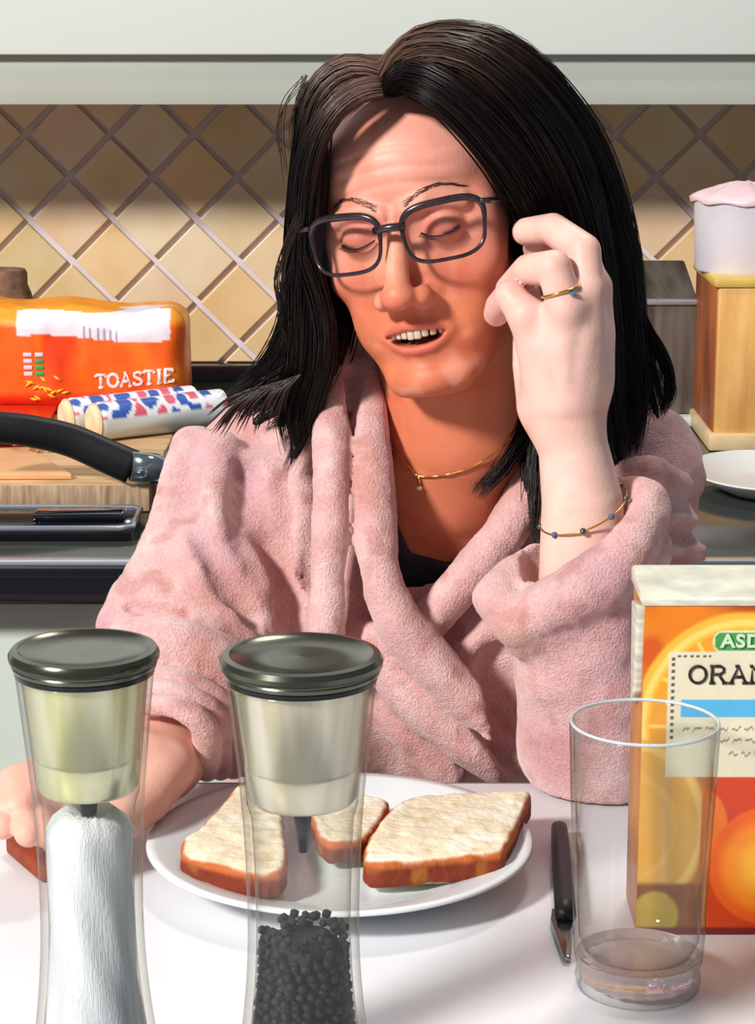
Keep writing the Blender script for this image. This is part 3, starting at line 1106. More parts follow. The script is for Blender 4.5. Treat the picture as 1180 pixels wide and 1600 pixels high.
def carton_paint(px, py):
    """printed picture by position on the panel, px/py in picture pixels of the front face"""
    P3 = np.stack([px, py, px * 0], -1)
    nz1 = vnoise(P3, .03, 2)
    C = np.tile(np.array(srgb(232, 128, 24)), (len(px), 1))
    C = mixc(C, srgb(214, 88, 16), sstep(0, .6, nz1))
    # upper orange slice: rings round (1150, 1120)
    r = np.hypot((px - 1160) / 1.0, (py - 1130) / 1.0)
    C = mixc(C, srgb(248, 186, 60), sstep(178, 170, r))
    C = mixc(C, srgb(252, 214, 110), sstep(166, 160, r) * sstep(150, 156, r))
    C = mixc(C, srgb(240, 160, 40), sstep(150, 145, r))
    seg = np.abs(np.sin(np.arctan2(py - 1130, px - 1160) * 6))
    C = mixc(C, srgb(250, 206, 100), sstep(150, 146, r) * sstep(.16, .08, seg))
    C = mixc(C, srgb(150, 40, 16), sstep(962, 950, py) * sstep(1080, 1180, px) * .8)
    # lower-left slice
    r = np.hypot(px - 985, (py - 1290) * .9)
    C = mixc(C, srgb(196, 120, 40), sstep(1150, 1180, py) * sstep(1120, 1110, px))
    C = mixc(C, srgb(232, 168, 66), sstep(130, 124, r))
    C = mixc(C, srgb(244, 196, 104), sstep(124, 120, r) * sstep(108, 114, r))
    C = mixc(C, srgb(240, 182, 84), sstep(80, 76, r) * sstep(66, 70, r) * .7)
    C = mixc(C, srgb(142, 78, 24), sstep(1374, 1384, py) * sstep(1110, 1100, px))
    r2_ = np.hypot(px - 1030, py - 1430)
    C = mixc(C, srgb(206, 170, 60), sstep(42, 34, r2_))
    # whole orange at lower right
    C = mixc(C, srgb(208, 62, 14), sstep(1108, 1118, px) * sstep(1205, 1212, py))
    r = np.hypot(px - 1106, py - 1290) / 1.0
    C = mixc(C, srgb(238, 118, 36), sstep(56, 50, np.hypot(px - 1090, (py - 1290) * .8)) * (px > 1100))
    r = np.hypot(px - 1208, py - 1350)
    C = mixc(C, srgb(238, 96, 16), sstep(96, 90, r))
    C = mixc(C, srgb(250, 140, 28), sstep(84, 60, r))
    C = mixc(C, srgb(255, 182, 52), sstep(60, 20, r))
    C = mixc(C, srgb(120, 16, 8), sstep(1446, 1452, py))
    # label
    L = (px > 1040) & (py > 1016) & (py < 1210)
    C[L] = srgb(228, 218, 190)
    inner_ = (px > 1046) & (px < 1051) & (py > 1024) & (py < 1150) & (np.sin(py * .62) > -.1)
    C[inner_] = srgb(84, 84, 72)
    inner_ = (py > 1021) & (py < 1025) & (px > 1052) & (px < 1108) & (np.sin(px * .62) > -.1)
    C[inner_] = srgb(84, 84, 72)
    S = (px > 1062) & (py > 1089) & (py < 1116)
    C[S] = srgb(84, 176, 222)
    b = np.maximum(np.abs(px - 1190) - 66, 0) ** 2 + np.maximum(np.abs(py - 1001) - 2, 0) ** 2
    C[b < 14.5 ** 2] = srgb(222, 224, 190)
    C[b < 12 ** 2] = srgb(72, 152, 76)
    # small print scribble lines
    for yy, xa, xb in ((1134, 1066, 1250), (1152, 1120, 1250), (1173, 1136, 1250)):
        wv_ = yy + 3.5 * np.sin(px * .55) * np.sin(px * .17 + yy)
        C[(np.abs(py - wv_) < 1.7) & (px > xa) & (px < xb) & (np.sin(px * .31 + yy) > -.65)] = srgb(140, 132, 112)
    return C


# print coordinates: 3040 units to the metre across, 2830 down from the foot
ppx = 1001 + U_ * 3010
ppy = 1461 - Z_ * (1461 - 944) / CH
C = carton_paint(ppx, ppy)
V = np.stack([U_, np.full_like(U_, -.0005) + .0006 * np.sin(Z_ * 40), Z_], -1)
ii = np.arange(nx * nz).reshape(nx, nz)
Q = np.stack([ii[:-1, :-1], ii[1:, :-1], ii[1:, 1:], ii[:-1, 1:]], -1).reshape(-1, 4)
M_card = mat('printed_card', rough=.3, attr=True, coat=.2, var=.03, vscale=80)
obj('printed_front', V, Q, M_card, ct, col=C)
M_side = mat('carton_side', srgb(206, 130, 50), .4, color2=srgb(150, 84, 44), vscale=22)
M_foil = mat('carton_white', srgb(226, 224, 204), .3, color2=srgb(180, 182, 170), vscale=40, stretch=(1, 1, 6))
obj('carton_body', *box(.0002, CW, .0003, CD, 0.0005, CH, .0006), M_side, ct, smooth='auto')
obj('top_fold', *prism([(-.001, CH - .001), (CD + .001, CH - .001), (CD, CH + .007), (CD - .008, CH + .010), (.006, CH + .004), (-.001, CH + .003)], 'x', -.0015, CW + .0015, .001), M_foil, ct, smooth='auto')
obj('folded_ear', *prism([(.002, CH - .002), (.03, CH - .006), (.024, CH - .062), (.008, CH - .05)], 'x', -.0035, .001, .0008), M_foil, ct, smooth='auto')
M_ink = mat('ink_dark', srgb(40, 32, 24), .5)
a = P(1076, 1066, cy0)
slab_word('ORANGE', a[0], a[2], a[0] + .062, a[2], .0092, .00085, lambda x, z: cy0 - .0014, M_ink, ct)
a = P(1126, 1010, cy0)
flat_text('ASDA', 'lettering', .0098, mat('ink_pale', srgb(200, 226, 190), .5), (a[0], cy0 - .0012, a[2]), ct, .0004, .0003, sx=1.1, spacing=1.1)

# ================================================================ THE WOMAN
def rot3(a, b, c):
    Rz = np.array([[math.cos(a), -math.sin(a), 0], [math.sin(a), math.cos(a), 0], [0, 0, 1]])
    Rx = np.array([[1, 0, 0], [0, math.cos(b), -math.sin(b)], [0, math.sin(b), math.cos(b)]])
    Ry = np.array([[math.cos(c), 0, math.sin(c)], [0, 1, 0], [-math.sin(c), 0, math.cos(c)]])
    return Rz @ Rx @ Ry


HR = rot3(math.radians(-18), math.radians(1.0), math.radians(-10.5))
HS = 0.90 / 1000
HC = P(677, 352, 1.46)


def to_head(p):
    return ((p - HC) @ HR) / HS


def from_head(l):
    return HC + (np.asarray(l, float) * HS) @ HR.T


def head_sdf(p):
    """head in millimetres, face towards -y"""
    q = p.copy()
    sx = np.abs(q[:, 0])
    m = np.stack([sx, q[:, 1], q[:, 2]], -1)      # mirrored
    d = ell(m, (0, 10, 34), (72, 92, 80))
    d = smin(d, ell(m, (0, -36, 44), (60, 50, 46)), 16)
    d = smin(d, ell(m, (0, -36, -26), (60, 50, 66)), 16)
    d = smin(d, ell(m, (44, -57, -25), (19, 17, 15)), 14)
    d = smin(d, cone(m, (52, 2, -58), (20, -62, -98), 15, 14), 16)
    d = smin(d, ell(m, (0, -70, -100), (21, 15, 13)), 14)
    d = smin(d, ell(m, (0, -60, -66), (30, 27, 28)), 14)
    d = smin(d, ell(m, (31, -54, -60), (20, 22, 24)), 14)
    d = smin(d, ell(m, (53, -46, 2), (12, 22, 24)), 14)
    # brow ridge, sockets
    d = smin(d, chain(m, [(6, -86, 17, 5), (24, -85, 23, 5), (46, -72, 18, 5)]), 9)
    d = smax(d, -ell(m, (29, -97, 4), (18, 15, 12)), 9)
    # nose
    d = smin(d, cone(m, (0, -85, 8), (0, -106, -35), 6.0, 9.4), 7)
    d = smin(d, ell(m, (0, -107, -38), (12, 10, 8.5)), 5)
    d = smin(d, ell(m, (14.5, -95, -40), (7.2, 10.5, 7.5)), 5)
    d = smin(d, cone(m, (8, -84, -38), (17, -82, -40), 6, 5), 7)
    d = smax(d, -ell(m, (6.5, -100, -49), (3.8, 5.5, 4)), 2.5)
    # nasolabial fold
    d = smax(d, -chain(m, [(21, -89, -38, 2.2), (29, -85, -54, 2.4), (33, -78, -70, 1.6)]), 7)
    # eyelids over the eyeball
    d = smin(d, ell(m, (30, -70, 3), (14.5, 14, 13)), 4)
    d = smax(d, -chain(m, [(17, -83.5, 1.5, .7), (24, -85.2, -1.2, .9), (31, -84.6, -2.2, .9), (38, -81.5, -1.0, .8), (43, -77, 1.5, .6)]), 1.2)
    d = smax(d, -chain(m, [(18, -82, 10, .6), (25, -84.5, 13.5, .9), (33, -83.8, 14, .9), (42, -78, 10, .6)]), 3)
    # bags below the eyes
    d = smax(d, -chain(m, [(16, -85, -12, .8), (25, -85, -17, 1), (36, -80, -17, .8)]), 5)
    # lips
    d = smin(d, chain(m, [(0, -88.4, -61.5, 2.0), (5, -89.0, -60, 2.2), (14, -85.4, -61.5, 1.7), (23, -78.5, -65.5, 1.0)]), 6)
    d = smin(d, chain(m, [(0, -85.8, -78, 2.3), (10, -84.2, -77, 2.1), (18, -80.5, -73.2, 1.3), (23.5, -78, -68, .8)]), 6)
    # open mouth
    d = smax(d, -ell(m, (0, -88, -69.6), (18, 17, 5.6)), 1.8)
    d = smax(d, -cone(m, (13, -84, -68.6), (21.5, -80, -66.8), 3.4, 1.4), 1.6)
    # chin crease
    d = smax(d, -chain(m, [(0, -88, -90, 1.2), (12, -84, -89, 1.0)]), 6)
    d = smin(d, ell(m, (0, -78, -100), (13, 8, 8)), 8)
    # forehead and frown lines
    f = np.exp(-((q[:, 2] - 46 - 3 * np.cos(q[:, 0] / 18)) / 2.2) ** 2) + np.exp(-((q[:, 2] - 58 - 3 * np.cos(q[:, 0] / 16)) / 2.2) ** 2) + np.exp(-((q[:, 2] - 35 - 3 * np.cos(q[:, 0] / 18)) / 2.0) ** 2)
    d = d + .9 * f * (q[:, 1] < -40) * sstep(52, 36, sx)
    d = d + 1.6 * np.exp(-((sx - 3.5) / 1.3) ** 2 - ((q[:, 2] - 14) / 8) ** 2) * (q[:, 1] < -50)
    # ears
    e = ell(m, (72, 8, -8), (6, 17, 28))
    e = smax(e, -ell(m, (79, 2, -6), (5, 10, 16)), 3)
    return smin(d, e, 5)


# hand raised beside the cheek: chains of (x, y, depth, radius in mm) read off the picture
def PX(rows):
    return np.array([list(P(a, b, c)) + [r / 1000] for a, b, c, r in rows])


FOREARM_L = PX([(938, 1150, 1.355, 36), (925, 1050, 1.350, 34), (915, 900, 1.345, 29), (910, 785, 1.345, 25), (896, 700, 1.348, 21.5), (884, 650, 1.350, 22.5)])
FINGERS_L = [
    PX([(858, 600, 1.347, 14), (840, 535, 1.342, 12.5), (822, 492, 1.338, 10.5), (797, 462, 1.345, 9.6), (781, 478, 1.362, 8.8), (776, 490, 1.372, 8.0)]),            # little
    PX([(882, 600, 1.343, 14), (880, 530, 1.334, 12.5), (884, 480, 1.326, 10.8), (866, 418, 1.328, 10.6), (826, 422, 1.350, 9.8), (797, 452, 1.375, 9.0)]),          # ring
    PX([(905, 600, 1.346, 14), (912, 520, 1.338, 12.8), (915, 455, 1.336, 11.2), (912, 392, 1.343, 10.6), (864, 358, 1.362, 9.8), (822, 362, 1.385, 8.6)]),          # middle
    PX([(918, 600, 1.356, 14), (926, 520, 1.356, 13), (926, 450, 1.358, 11), (910, 398, 1.368, 10), (868, 386, 1.385, 9.4), (838, 388, 1.398, 8.4)]),                # index
]
THUMB_L = PX([(850, 630, 1.362, 16), (838, 570, 1.375, 14), (832, 520, 1.385, 11.5), (822, 470, 1.392, 10), (822, 440, 1.396, 8.5)])
PALM_L = PX([(880, 640, 1.352, 22), (886, 590, 1.350, 25), (884, 545, 1.348, 24)])
# hand resting on the table at the left
FOREARM_R = PX([(318, 965, 1.435, 36), (316, 1080, 1.384, 31), (292, 1145, 1.334, 26), (250, 1186, 1.298, 24)])
PALM_R = PX([(250, 1186, 1.298, 24), (215, 1200, 1.272, 24), (160, 1215, 1.25, 21)])
FINGERS_R = [
    PX([(170, 1195, 1.262, 14), (105, 1190, 1.243, 10.5), (56, 1215, 1.218, 9.6), (52, 1262, 1.19, 9.0), (70, 1302, 1.168, 8.0)]),
    PX([(160, 1208, 1.252, 13), (92, 1210, 1.226, 10.3), (44, 1226, 1.20, 9.4), (30, 1262, 1.184, 8.8), (44, 1302, 1.165, 7.8)]),
    PX([(165, 1225, 1.242, 13), (98, 1235, 1.210, 10.3), (22, 1228, 1.196, 9.4), (-6, 1258, 1.188, 8.8), (6, 1290, 1.172, 7.8)]),
    PX([(170, 1245, 1.238, 12), (110, 1256, 1.206, 9.6), (30, 1262, 1.180, 8.8), (-22, 1272, 1.180, 8.2)]),
]
THUMB_R = PX([(262, 1200, 1.272, 16), (226, 1250, 1.238, 14), (180, 1290, 1.206, 11.5), (128, 1305, 1.190, 10), (88, 1312, 1.178, 8.8)])

NECK = [list(from_head((0, 14, -50))) + [.052], list(P(716, 672, 1.475)) + [.049], list(P(700, 740, 1.495)) + [.052], list(P(672, 800, 1.52)) + [.062]]


def hand_sdf(p, fingers, thumb, palm, kf=.005):
    pal = chain(p, palm)
    d = pal
    fs = None
    for f in fingers:
        c = chain(p, f)
        root = chain(p, f[:3])
        d = smin(d, root, .012)
        fs = c if fs is None else np.minimum(fs, c)
        for k in (2, 3):                      # knuckles
            d = smin(d, np.sqrt(((p - f[k][:3]) ** 2).sum(-1)) - f[k][3] * 1.03, .004) if k == 2 else d
    d = smin(d, fs, .0025)
    for f in fingers:
        tn = chain(p, np.array([list(palm[0][:3] * .5 + f[0][:3] * .5 + np.array([0, -.019, .0])) + [.003], list(f[1][:3] + np.array([0, -.0105, 0])) + [.0032]]))
        d = smin(d, tn, .006)
    d = smin(d, chain(p, thumb[:3]), .010)
    d = smin(d, chain(p, thumb), .003)
    return d


def chest_sdf(p):
    d = ell(p, P(660, 960, 1.585), (.165, .105, .21))
    for s, x, y in ((-1, 420, 742), (1, 930, 770)):
        d = smin(d, cone(p, P(680, 790, 1.55), P(x, y, 1.555), .05, .045), .03)
    d = smin(d, ell(p, P(650, 960, 1.548), (.13, .09, .13)), .03)
    # collar bones
    d = smin(d, cone(p, P(675, 800, 1.468), P(560, 790, 1.50), .007, .008), .012)
    d = smin(d, cone(p, P(700, 800, 1.468), P(840, 790, 1.50), .007, .008), .012)
    return d


HCc = from_head((0, 0, 0))
hl_c = P(870, 500, 1.35)
hr_c = P(170, 1225, 1.23)


def body_sdf(p):
    d = chest_sdf(p)
    d = smin(d, chain(p, NECK), .03)
    m = ((p - HCc) ** 2).sum(-1) < .155 ** 2
    if m.any():
        d[m] = smin(d[m], head_sdf(to_head(p[m])) * HS, .008)
    # raised arm
    d2 = chain(p, PX([(960, 790, 1.555, 38), (1000, 900, 1.49, 33), (938, 1150, 1.355, 36)]))
    d2 = smin(d2, chain(p, FOREARM_L), .01)
    m = ((p - hl_c) ** 2).sum(-1) < .14 ** 2
    if m.any(): d2[m] = smin(d2[m], hand_sdf(p[m], FINGERS_L, THUMB_L, PALM_L), .012)
    # resting arm
    d3 = chain(p, PX([(410, 770, 1.55, 40), (372, 860, 1.505, 36), (318, 965, 1.435, 36)]))
    d3 = smin(d3, chain(p, FOREARM_R), .01)
    m = ((p - hr_c) ** 2).sum(-1) < .14 ** 2
    if m.any(): d3[m] = smin(d3[m], hand_sdf(p[m], FINGERS_R, THUMB_R, PALM_R), .012)
    return np.minimum(smin(d, np.minimum(d2, d3), .004) if False else d, np.minimum(d2, d3))


V, Q = mesh_sdf(body_sdf, (-.32, 1.10, .74), (.32, 1.72, 1.26), .00145, 4)
print('body verts', len(V))
# skin colour
skin = np.array(srgb(224, 152, 130))
C = np.tile(skin, (len(V), 1))
C = mixc(C, srgb(214, 132, 108), sstep(0, .7, vnoise(V, 28, 3)) * .45)
C = mixc(C, srgb(232, 166, 132), sstep(0, .7, vnoise(V, 40, 5)) * .4)
L = to_head(V)
inh = (np.abs(L[:, 0]) < 85) & (L[:, 1] < 60) & (L[:, 2] > -125) & (L[:, 2] < 120)
face = inh & (L[:, 1] < -10)
ax = np.abs(L[:, 0])
fw = inh * sstep(10, -25, L[:, 1]) * sstep(-124, -112, L[:, 2])
C = mixc(C, srgb(206, 110, 68), fw * sstep(-2, -50, L[:, 2]) * .75)                       # ruddier lower face, its warm shade partly painted in
C = mixc(C, srgb(222, 128, 104), fw * np.exp(-((ax - 42) / 18) ** 2 - ((L[:, 2] + 28) / 16) ** 2) * .6)
C = mixc(C, srgb(224, 120, 104), fw * np.exp(-(ax / 12) ** 2 - ((L[:, 2] + 42) / 9) ** 2) * .6)
C = mixc(C, srgb(206, 116, 96), fw * np.exp(-((ax - 30) / 16) ** 2 - ((L[:, 2] - 2) / 9) ** 2) * .6)      # lids
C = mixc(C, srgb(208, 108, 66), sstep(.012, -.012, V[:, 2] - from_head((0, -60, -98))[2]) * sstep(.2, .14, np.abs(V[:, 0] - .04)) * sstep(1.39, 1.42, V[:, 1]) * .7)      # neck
# forehead brightness and pinkish lights painted in, plus orange patches of the skin
C = mixc(C, srgb(238, 164, 148), fw * sstep(20, 45, L[:, 2]) * .5)
C = mixc(C, srgb(206, 104, 78), fw * sstep(.15, .6, vnoise(L, 1 / 21., 41)) * .35)
C = mixc(C, srgb(240, 180, 160), fw * sstep(.2, .7, vnoise(L, 1 / 13., 43)) * .35)
C = mixc(C, srgb(188, 84, 56), fw * sstep(.25, .8, vnoise(L, 1 / 16., 47)) * sstep(0, -40, L[:, 2]) * .35)
# lips
ul = chain(np.stack([ax, L[:, 1], L[:, 2]], -1), [(0, -90.5, -61.3, 2.6), (5, -91, -59.8, 2.6), (14, -87.4, -61.3, 2.2), (23.5, -80, -66, 1.4)])
ll = chain(np.stack([ax, L[:, 1], L[:, 2]], -1), [(0, -88.5, -79, 3.2), (10, -87, -78, 3.0), (18, -83, -74, 2.2), (24, -79.5, -69, 1.3)])
C = mixc(C, srgb(200, 92, 82), fw * sstep(1.4, -.6, np.minimum(ul, ll)) * .62)
mo = ell(np.stack([ax, L[:, 1], L[:, 2]], -1), (0, -84, -69.4), (19.5, 13.5, 5.2))
C = mixc(C, srgb(70, 14, 16), fw * sstep(.6, -.8, mo) * (L[:, 1] > -89))
# nostril and lash line
nos = ell(np.stack([ax, L[:, 1], L[:, 2]], -1), (6.5, -99, -48), (3.6, 5.5, 3.6))
C = mixc(C, srgb(96, 34, 24), fw * sstep(.8, -.5, nos))
la = chain(np.stack([ax, L[:, 1], L[:, 2]], -1), [(17, -83.5, 1.5, .6), (24, -85.2, -1.2, .8), (31, -84.6, -2.2, .8), (38, -81.5, -1.0, .7), (43, -77, 1.5, .5)])
C = mixc(C, srgb(56, 30, 26), fw * sstep(1.0, .1, la))
# hands paler
dh = np.minimum(chain(V, FOREARM_L), hand_sdf(V, FINGERS_L, THUMB_L, PALM_L))
C = mixc(C, srgb(238, 200, 188), sstep(.006, .001, dh) * .85 * (V[:, 0] > 0))
# knuckles pink
for f in FINGERS_L + FINGERS_R:
    for k in (2, 3, 4):
        if k < len(f): C = mixc(C, srgb(222, 140, 128), np.exp(-((V - f[k][:3]) ** 2).sum(-1) / .011 ** 2) * .45)
dh = np.minimum(chain(V, FOREARM_R), hand_sdf(V, FINGERS_R, THUMB_R, PALM_R))
C = mixc(C, srgb(238, 184, 164), sstep(.006, .001, dh) * .75 * (V[:, 0] < -.05))
M_skin = mat('skin', rough=.48, attr=True, var=.05, vscale=70, bump=.12, bscale=500, sss=.12, spec=.38)
w = empty('person', (float(P(650, 1100, 1.5)[0]), 1.5, .40), 'dark-haired woman in glasses and pink dressing gown, hand raised to cheek, looking down', 'person')
obj('body', V, Q, M_skin, w, col=C, world_space=True)

# teeth
Vt = []
Mteeth = mat('tooth_enamel', srgb(206, 184, 164), .3, var=.06, vscale=300)
for k in range(8):
    x = (k - 3.5) * 5.0
    yy = -86.5 + 0.030 * x * x * .9
    wd = 2.55 if k in (3, 4) else 2.3
    hgt = 5.4 if k in (3, 4) else (4.7 if k in (2, 5) else 4.8)
    v, f = box(-wd, wd, -1.6, 1.6, -hgt, hgt, 1.2)
    an = math.atan(0.054 * x)
    v = [from_head((x + a * math.cos(an) - b * math.sin(an), yy + a * math.sin(an) + b * math.cos(an), -64.8 + c + abs(x) * .03)) for a, b, c in v]
    obj('tooth', v, f, Mteeth, w, world_space=True)

# brows and lashes as fine hairs
M_brow = mat('brow_hair', srgb(96, 62, 50), .6)
rb = random.Random(8)
for s in (-1, 1):
    parts = []
    line = spline([(9, -92, 22), (20, -93, 29), (34, -86, 32), (46, -77, 28)], 50)
    for k in range(200):
        t = rb.random()
        c = line[int(t * 49)]
        w_ = (1 - t) * 1.8 + .6
        c = c + [0, 0, rb.uniform(-w_, w_)]
        ln = rb.uniform(4, 7)
        dr = Vector((.9, .3, (.62 - 1.0 * t) * .9)).normalized()
        ds_ = []
        for u in (0, .5, 1):
            q = np.array([(c[0] + dr.x * ln * u), c[1] + dr.y * ln * u * .6 - .3, c[2] + dr.z * ln * u])
            # settle on the forehead
            pq = np.array([[s * q[0], y_, q[2]] for y_ in np.linspace(-105, -60, 46)])
            dd = head_sdf(pq)
            q[1] = np.linspace(-105, -60, 46)[np.argmax(dd < 0)] - .5
            ds_.append(from_head((s * q[0], q[1], q[2])))
        parts.append(tube(ds_, [.00016, .00018, .00005], 3, cap=False))
    obj('eyebrow', *join(*parts), M_brow, w, world_space=True)['kind'] = 'stuff'
    parts = []
    for k in range(34):
        t = k / 33
        c = spline([(17, -84, 1.5), (24, -86.4, -1.4), (31, -85.8, -2.4), (38, -82.5, -1.2), (43, -78, 1.5)], 34)[k]
        fan = (t - .4) * .8
        a = from_head((s * c[0], c[1], c[2]))
        b = from_head((s * (c[0] + fan * 2), c[1] - 2.6, c[2] - 1.8))
        e_ = from_head((s * (c[0] + fan * 4.5), c[1] - 5.2, c[2] - 2.0))
        parts.append(tube([a, b, e_], [.0003, .00022, .00005], 3, cap=False))
    c = spline([(17, -83.6, 1.4), (24, -85.8, -1.3), (31, -85.2, -2.3), (38, -82, -1.1), (43, -77.5, 1.5)], 20)
    parts.append(tube([from_head((s * q[0], q[1], q[2])) for q in c], .0005, 5))
    obj('eyelashes', *join(*parts), mat('lash', srgb(30, 18, 16), .6), w, world_space=True)['kind'] = 'stuff'

# camisole ----------------------------------------------------------------
def cami(p):
    cs = smin(chest_sdf(p), chain(p, NECK), .03)
    d = cs - .004
    zl = np.interp(p[:, 0], [P(540, 780, 1.48)[0], P(612, 786, 1.48)[0], P(640, 850, 1.48)[0], P(700, 866, 1.48)[0], P(770, 840, 1.48)[0], P(840, 780, 1.48)[0]],
                   [P(540, 700, 1.48)[2], P(612, 786, 1.48)[2], P(640, 850, 1.48)[2], P(700, 866, 1.48)[2], P(770, 820, 1.48)[2], P(840, 740, 1.48)[2]])
    d = smax(d, p[:, 2] - zl, .003)
    d = np.maximum(d, -(cs + .002))
    return np.maximum(d, p[:, 1] - 1.56)


V, Q = mesh_sdf(cami, (-.12, 1.40, .84), (.16, 1.57, 1.0), .0022, 3)
obj('camisole', V, Q, mat('camisole_navy', srgb(44, 56, 70), .6, color2=srgb(28, 36, 50), vscale=30, bump=.3, bscale=300), w, world_space=True)

# dressing gown --------------------------------------------------------------
SL_R = PX([(480, 700, 1.56, 46), (395, 742, 1.535, 46), (362, 850, 1.50, 55), (322, 952, 1.455, 57)])
FA_R = PX([(322, 952, 1.455, 57), (325, 1050, 1.40, 46), (305, 1135, 1.350, 31)])
SL_L = PX([(900, 740, 1.57, 46), (990, 735, 1.545, 44), (1000, 860, 1.50, 36), (985, 1000, 1.43, 45), (938, 1150, 1.365, 50)])
FA_L = PX([(938, 1150, 1.365, 50), (912, 1040, 1.352, 46), (900, 940, 1.347, 42)])
cR = hr_c
# cuff hole frames
cuffR_c, cuffR_n = P(275, 1165, 1.315), None
aR = FA_R[2][:3] - FOREARM_R[3][:3]


def robe_sdf(p):
    core = ell(p, P(655, 1010, 1.575), (.155, .145, .27))
    core = smin(core, cone(p, P(470, 720, 1.565), P(900, 740, 1.575), .052, .052), .04)
    # breast / folded front
    core = smin(core, chain(p, PX([(440, 800, 1.50, 45), (450, 960, 1.47, 50), (520, 1120, 1.46, 50)])), .03)
    core = smin(core, chain(p, PX([(800, 860, 1.50, 40), (770, 1000, 1.475, 46), (700, 1130, 1.47, 50)])), .03)
    # carve the open neckline
    cut = chain(p, PX([(730, 560, 1.43, 60), (716, 680, 1.425, 54), (690, 790, 1.42, 40), (658, 860, 1.415, 27), (628, 945, 1.405, 10)]))
    cut2 = chain(p, PX([(730, 560, 1.475, 64), (716, 680, 1.475, 56), (690, 790, 1.47, 42), (656, 860, 1.462, 28), (628, 945, 1.45, 9)]))
    core = smax(core, -np.minimum(cut, cut2), .006)
    d = core
    # sleeves
    s1 = smin(chain(p, SL_R, 10), chain(p, FA_R), .02)
    s2 = smin(chain(p, SL_L, 12), chain(p, FA_L), .02)
    d = smin(d, s1, .012)
    d = smin(d, s2, .012)
    # left-hand lapel rolls
    def add(rows, k=.006, n=14):
        nonlocal d
        q = PX(rows)
        c = q[:, :3].mean(0)
        R = np.sqrt(((q[:, :3] - c) ** 2).sum(-1)).max() + q[:, 3].max() + .03
        m = ((p - c) ** 2).sum(-1) < R * R
        if m.any(): d[m] = smin(d[m], chain(p[m], q, n), k)

    def cutg(rows, k=.012, n=12):
        nonlocal d
        q = PX(rows)
        c = q[:, :3].mean(0)
        R = np.sqrt(((q[:, :3] - c) ** 2).sum(-1)).max() + q[:, 3].max() + .03
        m = ((p - c) ** 2).sum(-1) < R * R
        if m.any(): d[m] = smax(d[m], -chain(p[m], q, n), k)
    # body panels under the lapels
    add([(560, 700, 1.50, 18), (556, 800, 1.464, 20), (556, 900, 1.446, 22), (584, 1010, 1.438, 26), (690, 1110, 1.434, 34)], .01)
    add([(890, 790, 1.50, 28), (830, 870, 1.472, 30), (765, 960, 1.455, 30), (700, 1040, 1.447, 28)], .01)
    add([(850, 900, 1.48, 40), (840, 1000, 1.462, 44), (850, 1120, 1.45, 44)], .02)
    d = smax(d, -np.minimum(cut, cut2), .004)
    # lapel rolls, viewer's left
    add([(536, 520, 1.494, 9), (524, 600, 1.464, 12), (518, 700, 1.426, 12.5), (516, 820, 1.4, 12.5), (513, 920, 1.39, 12.5), (508, 1020, 1.385, 12)], .003)
    add([(566, 540, 1.494, 9), (574, 620, 1.461, 12), (578, 720, 1.425, 13), (584, 820, 1.404, 14), (594, 900, 1.394, 15), (624, 975, 1.388, 15), (690, 1050, 1.388, 15), (780, 1130, 1.39, 15), (850, 1210, 1.395, 14)], .004)
    add([(597, 700, 1.452, 6), (602, 800, 1.422, 7), (607, 900, 1.41, 7), (630, 962, 1.398, 8)], .006)
    add([(480, 690, 1.464, 10), (470, 780, 1.447, 11), (474, 880, 1.432, 12), (482, 990, 1.422, 12)], .006)
    add([(430, 760, 1.482, 10), (432, 860, 1.462, 11), (438, 960, 1.445, 11), (440, 1060, 1.43, 12)], .010)
    # lapel, viewer's right: from the neck down under the other
    add([(862, 690, 1.483, 13), (830, 765, 1.452, 14), (785, 835, 1.432, 14), (728, 905, 1.42, 14), (660, 982, 1.41, 12)], .005)
    add([(895, 790, 1.48, 13), (852, 870, 1.455, 14), (795, 950, 1.435, 14), (730, 1030, 1.422, 14)], .008)
    # lower crossing folds
    add([(575, 1000, 1.402, 12), (630, 1080, 1.398, 14), (710, 1150, 1.398, 14), (790, 1210, 1.403, 12)], .008)
    add([(585, 1090, 1.415, 10), (640, 1150, 1.41, 12), (700, 1210, 1.412, 12)], .008)
    # edge strap
    add([(812, 1000, 1.415, 9), (770, 1040, 1.405, 9), (735, 1078, 1.402, 8), (712, 1100, 1.404, 7)], .004)
    # dark hollow below the strap
    cutg([(780, 1050, 1.41, 16), (800, 1110, 1.405, 26), (838, 1190, 1.40, 20)], .014)
    cutg([(690, 985, 1.404, 3), (735, 1060, 1.400, 6), (800, 1120, 1.400, 8), (880, 1190, 1.40, 8)], .010)
    # raised cuff: fat turned-back rolls round the forearm
    add([(1006, 782, 1.352, 13), (985, 850, 1.322, 16), (935, 905, 1.308, 18), (870, 945, 1.308, 18), (806, 968, 1.318, 17), (776, 935, 1.335, 13)], .007)
    add([(962, 770, 1.375, 11), (990, 775, 1.362, 13), (1008, 800, 1.35, 13)], .008)
    add([(776, 935, 1.335, 13), (800, 900, 1.352, 12), (838, 876, 1.368, 11)], .008)
    add([(1010, 860, 1.345, 16), (960, 925, 1.325, 17), (890, 975, 1.318, 17), (820, 998, 1.325, 14)], .008)
    # folds of the forearm sleeve
    add([(1000, 930, 1.345, 16), (940, 1000, 1.322, 15), (880, 1050, 1.325, 12)], .014)
    add([(990, 1040, 1.345, 16), (950, 1100, 1.325, 14), (890, 1130, 1.33, 10)], .014)
    # bunched ruffles on the outer upper arm
    for k, (x0, y0, x1, y1) in enumerate([(1020, 738, 1070, 762), (1024, 800, 1080, 810), (1022, 852, 1084, 860), (1012, 912, 1072, 922)]):
        add([(x0 - 44, y0 - 2, 1.445, 8), (x0, y0, 1.438, 12), (x1 - 14, y1, 1.462, 13)], .004, 8)
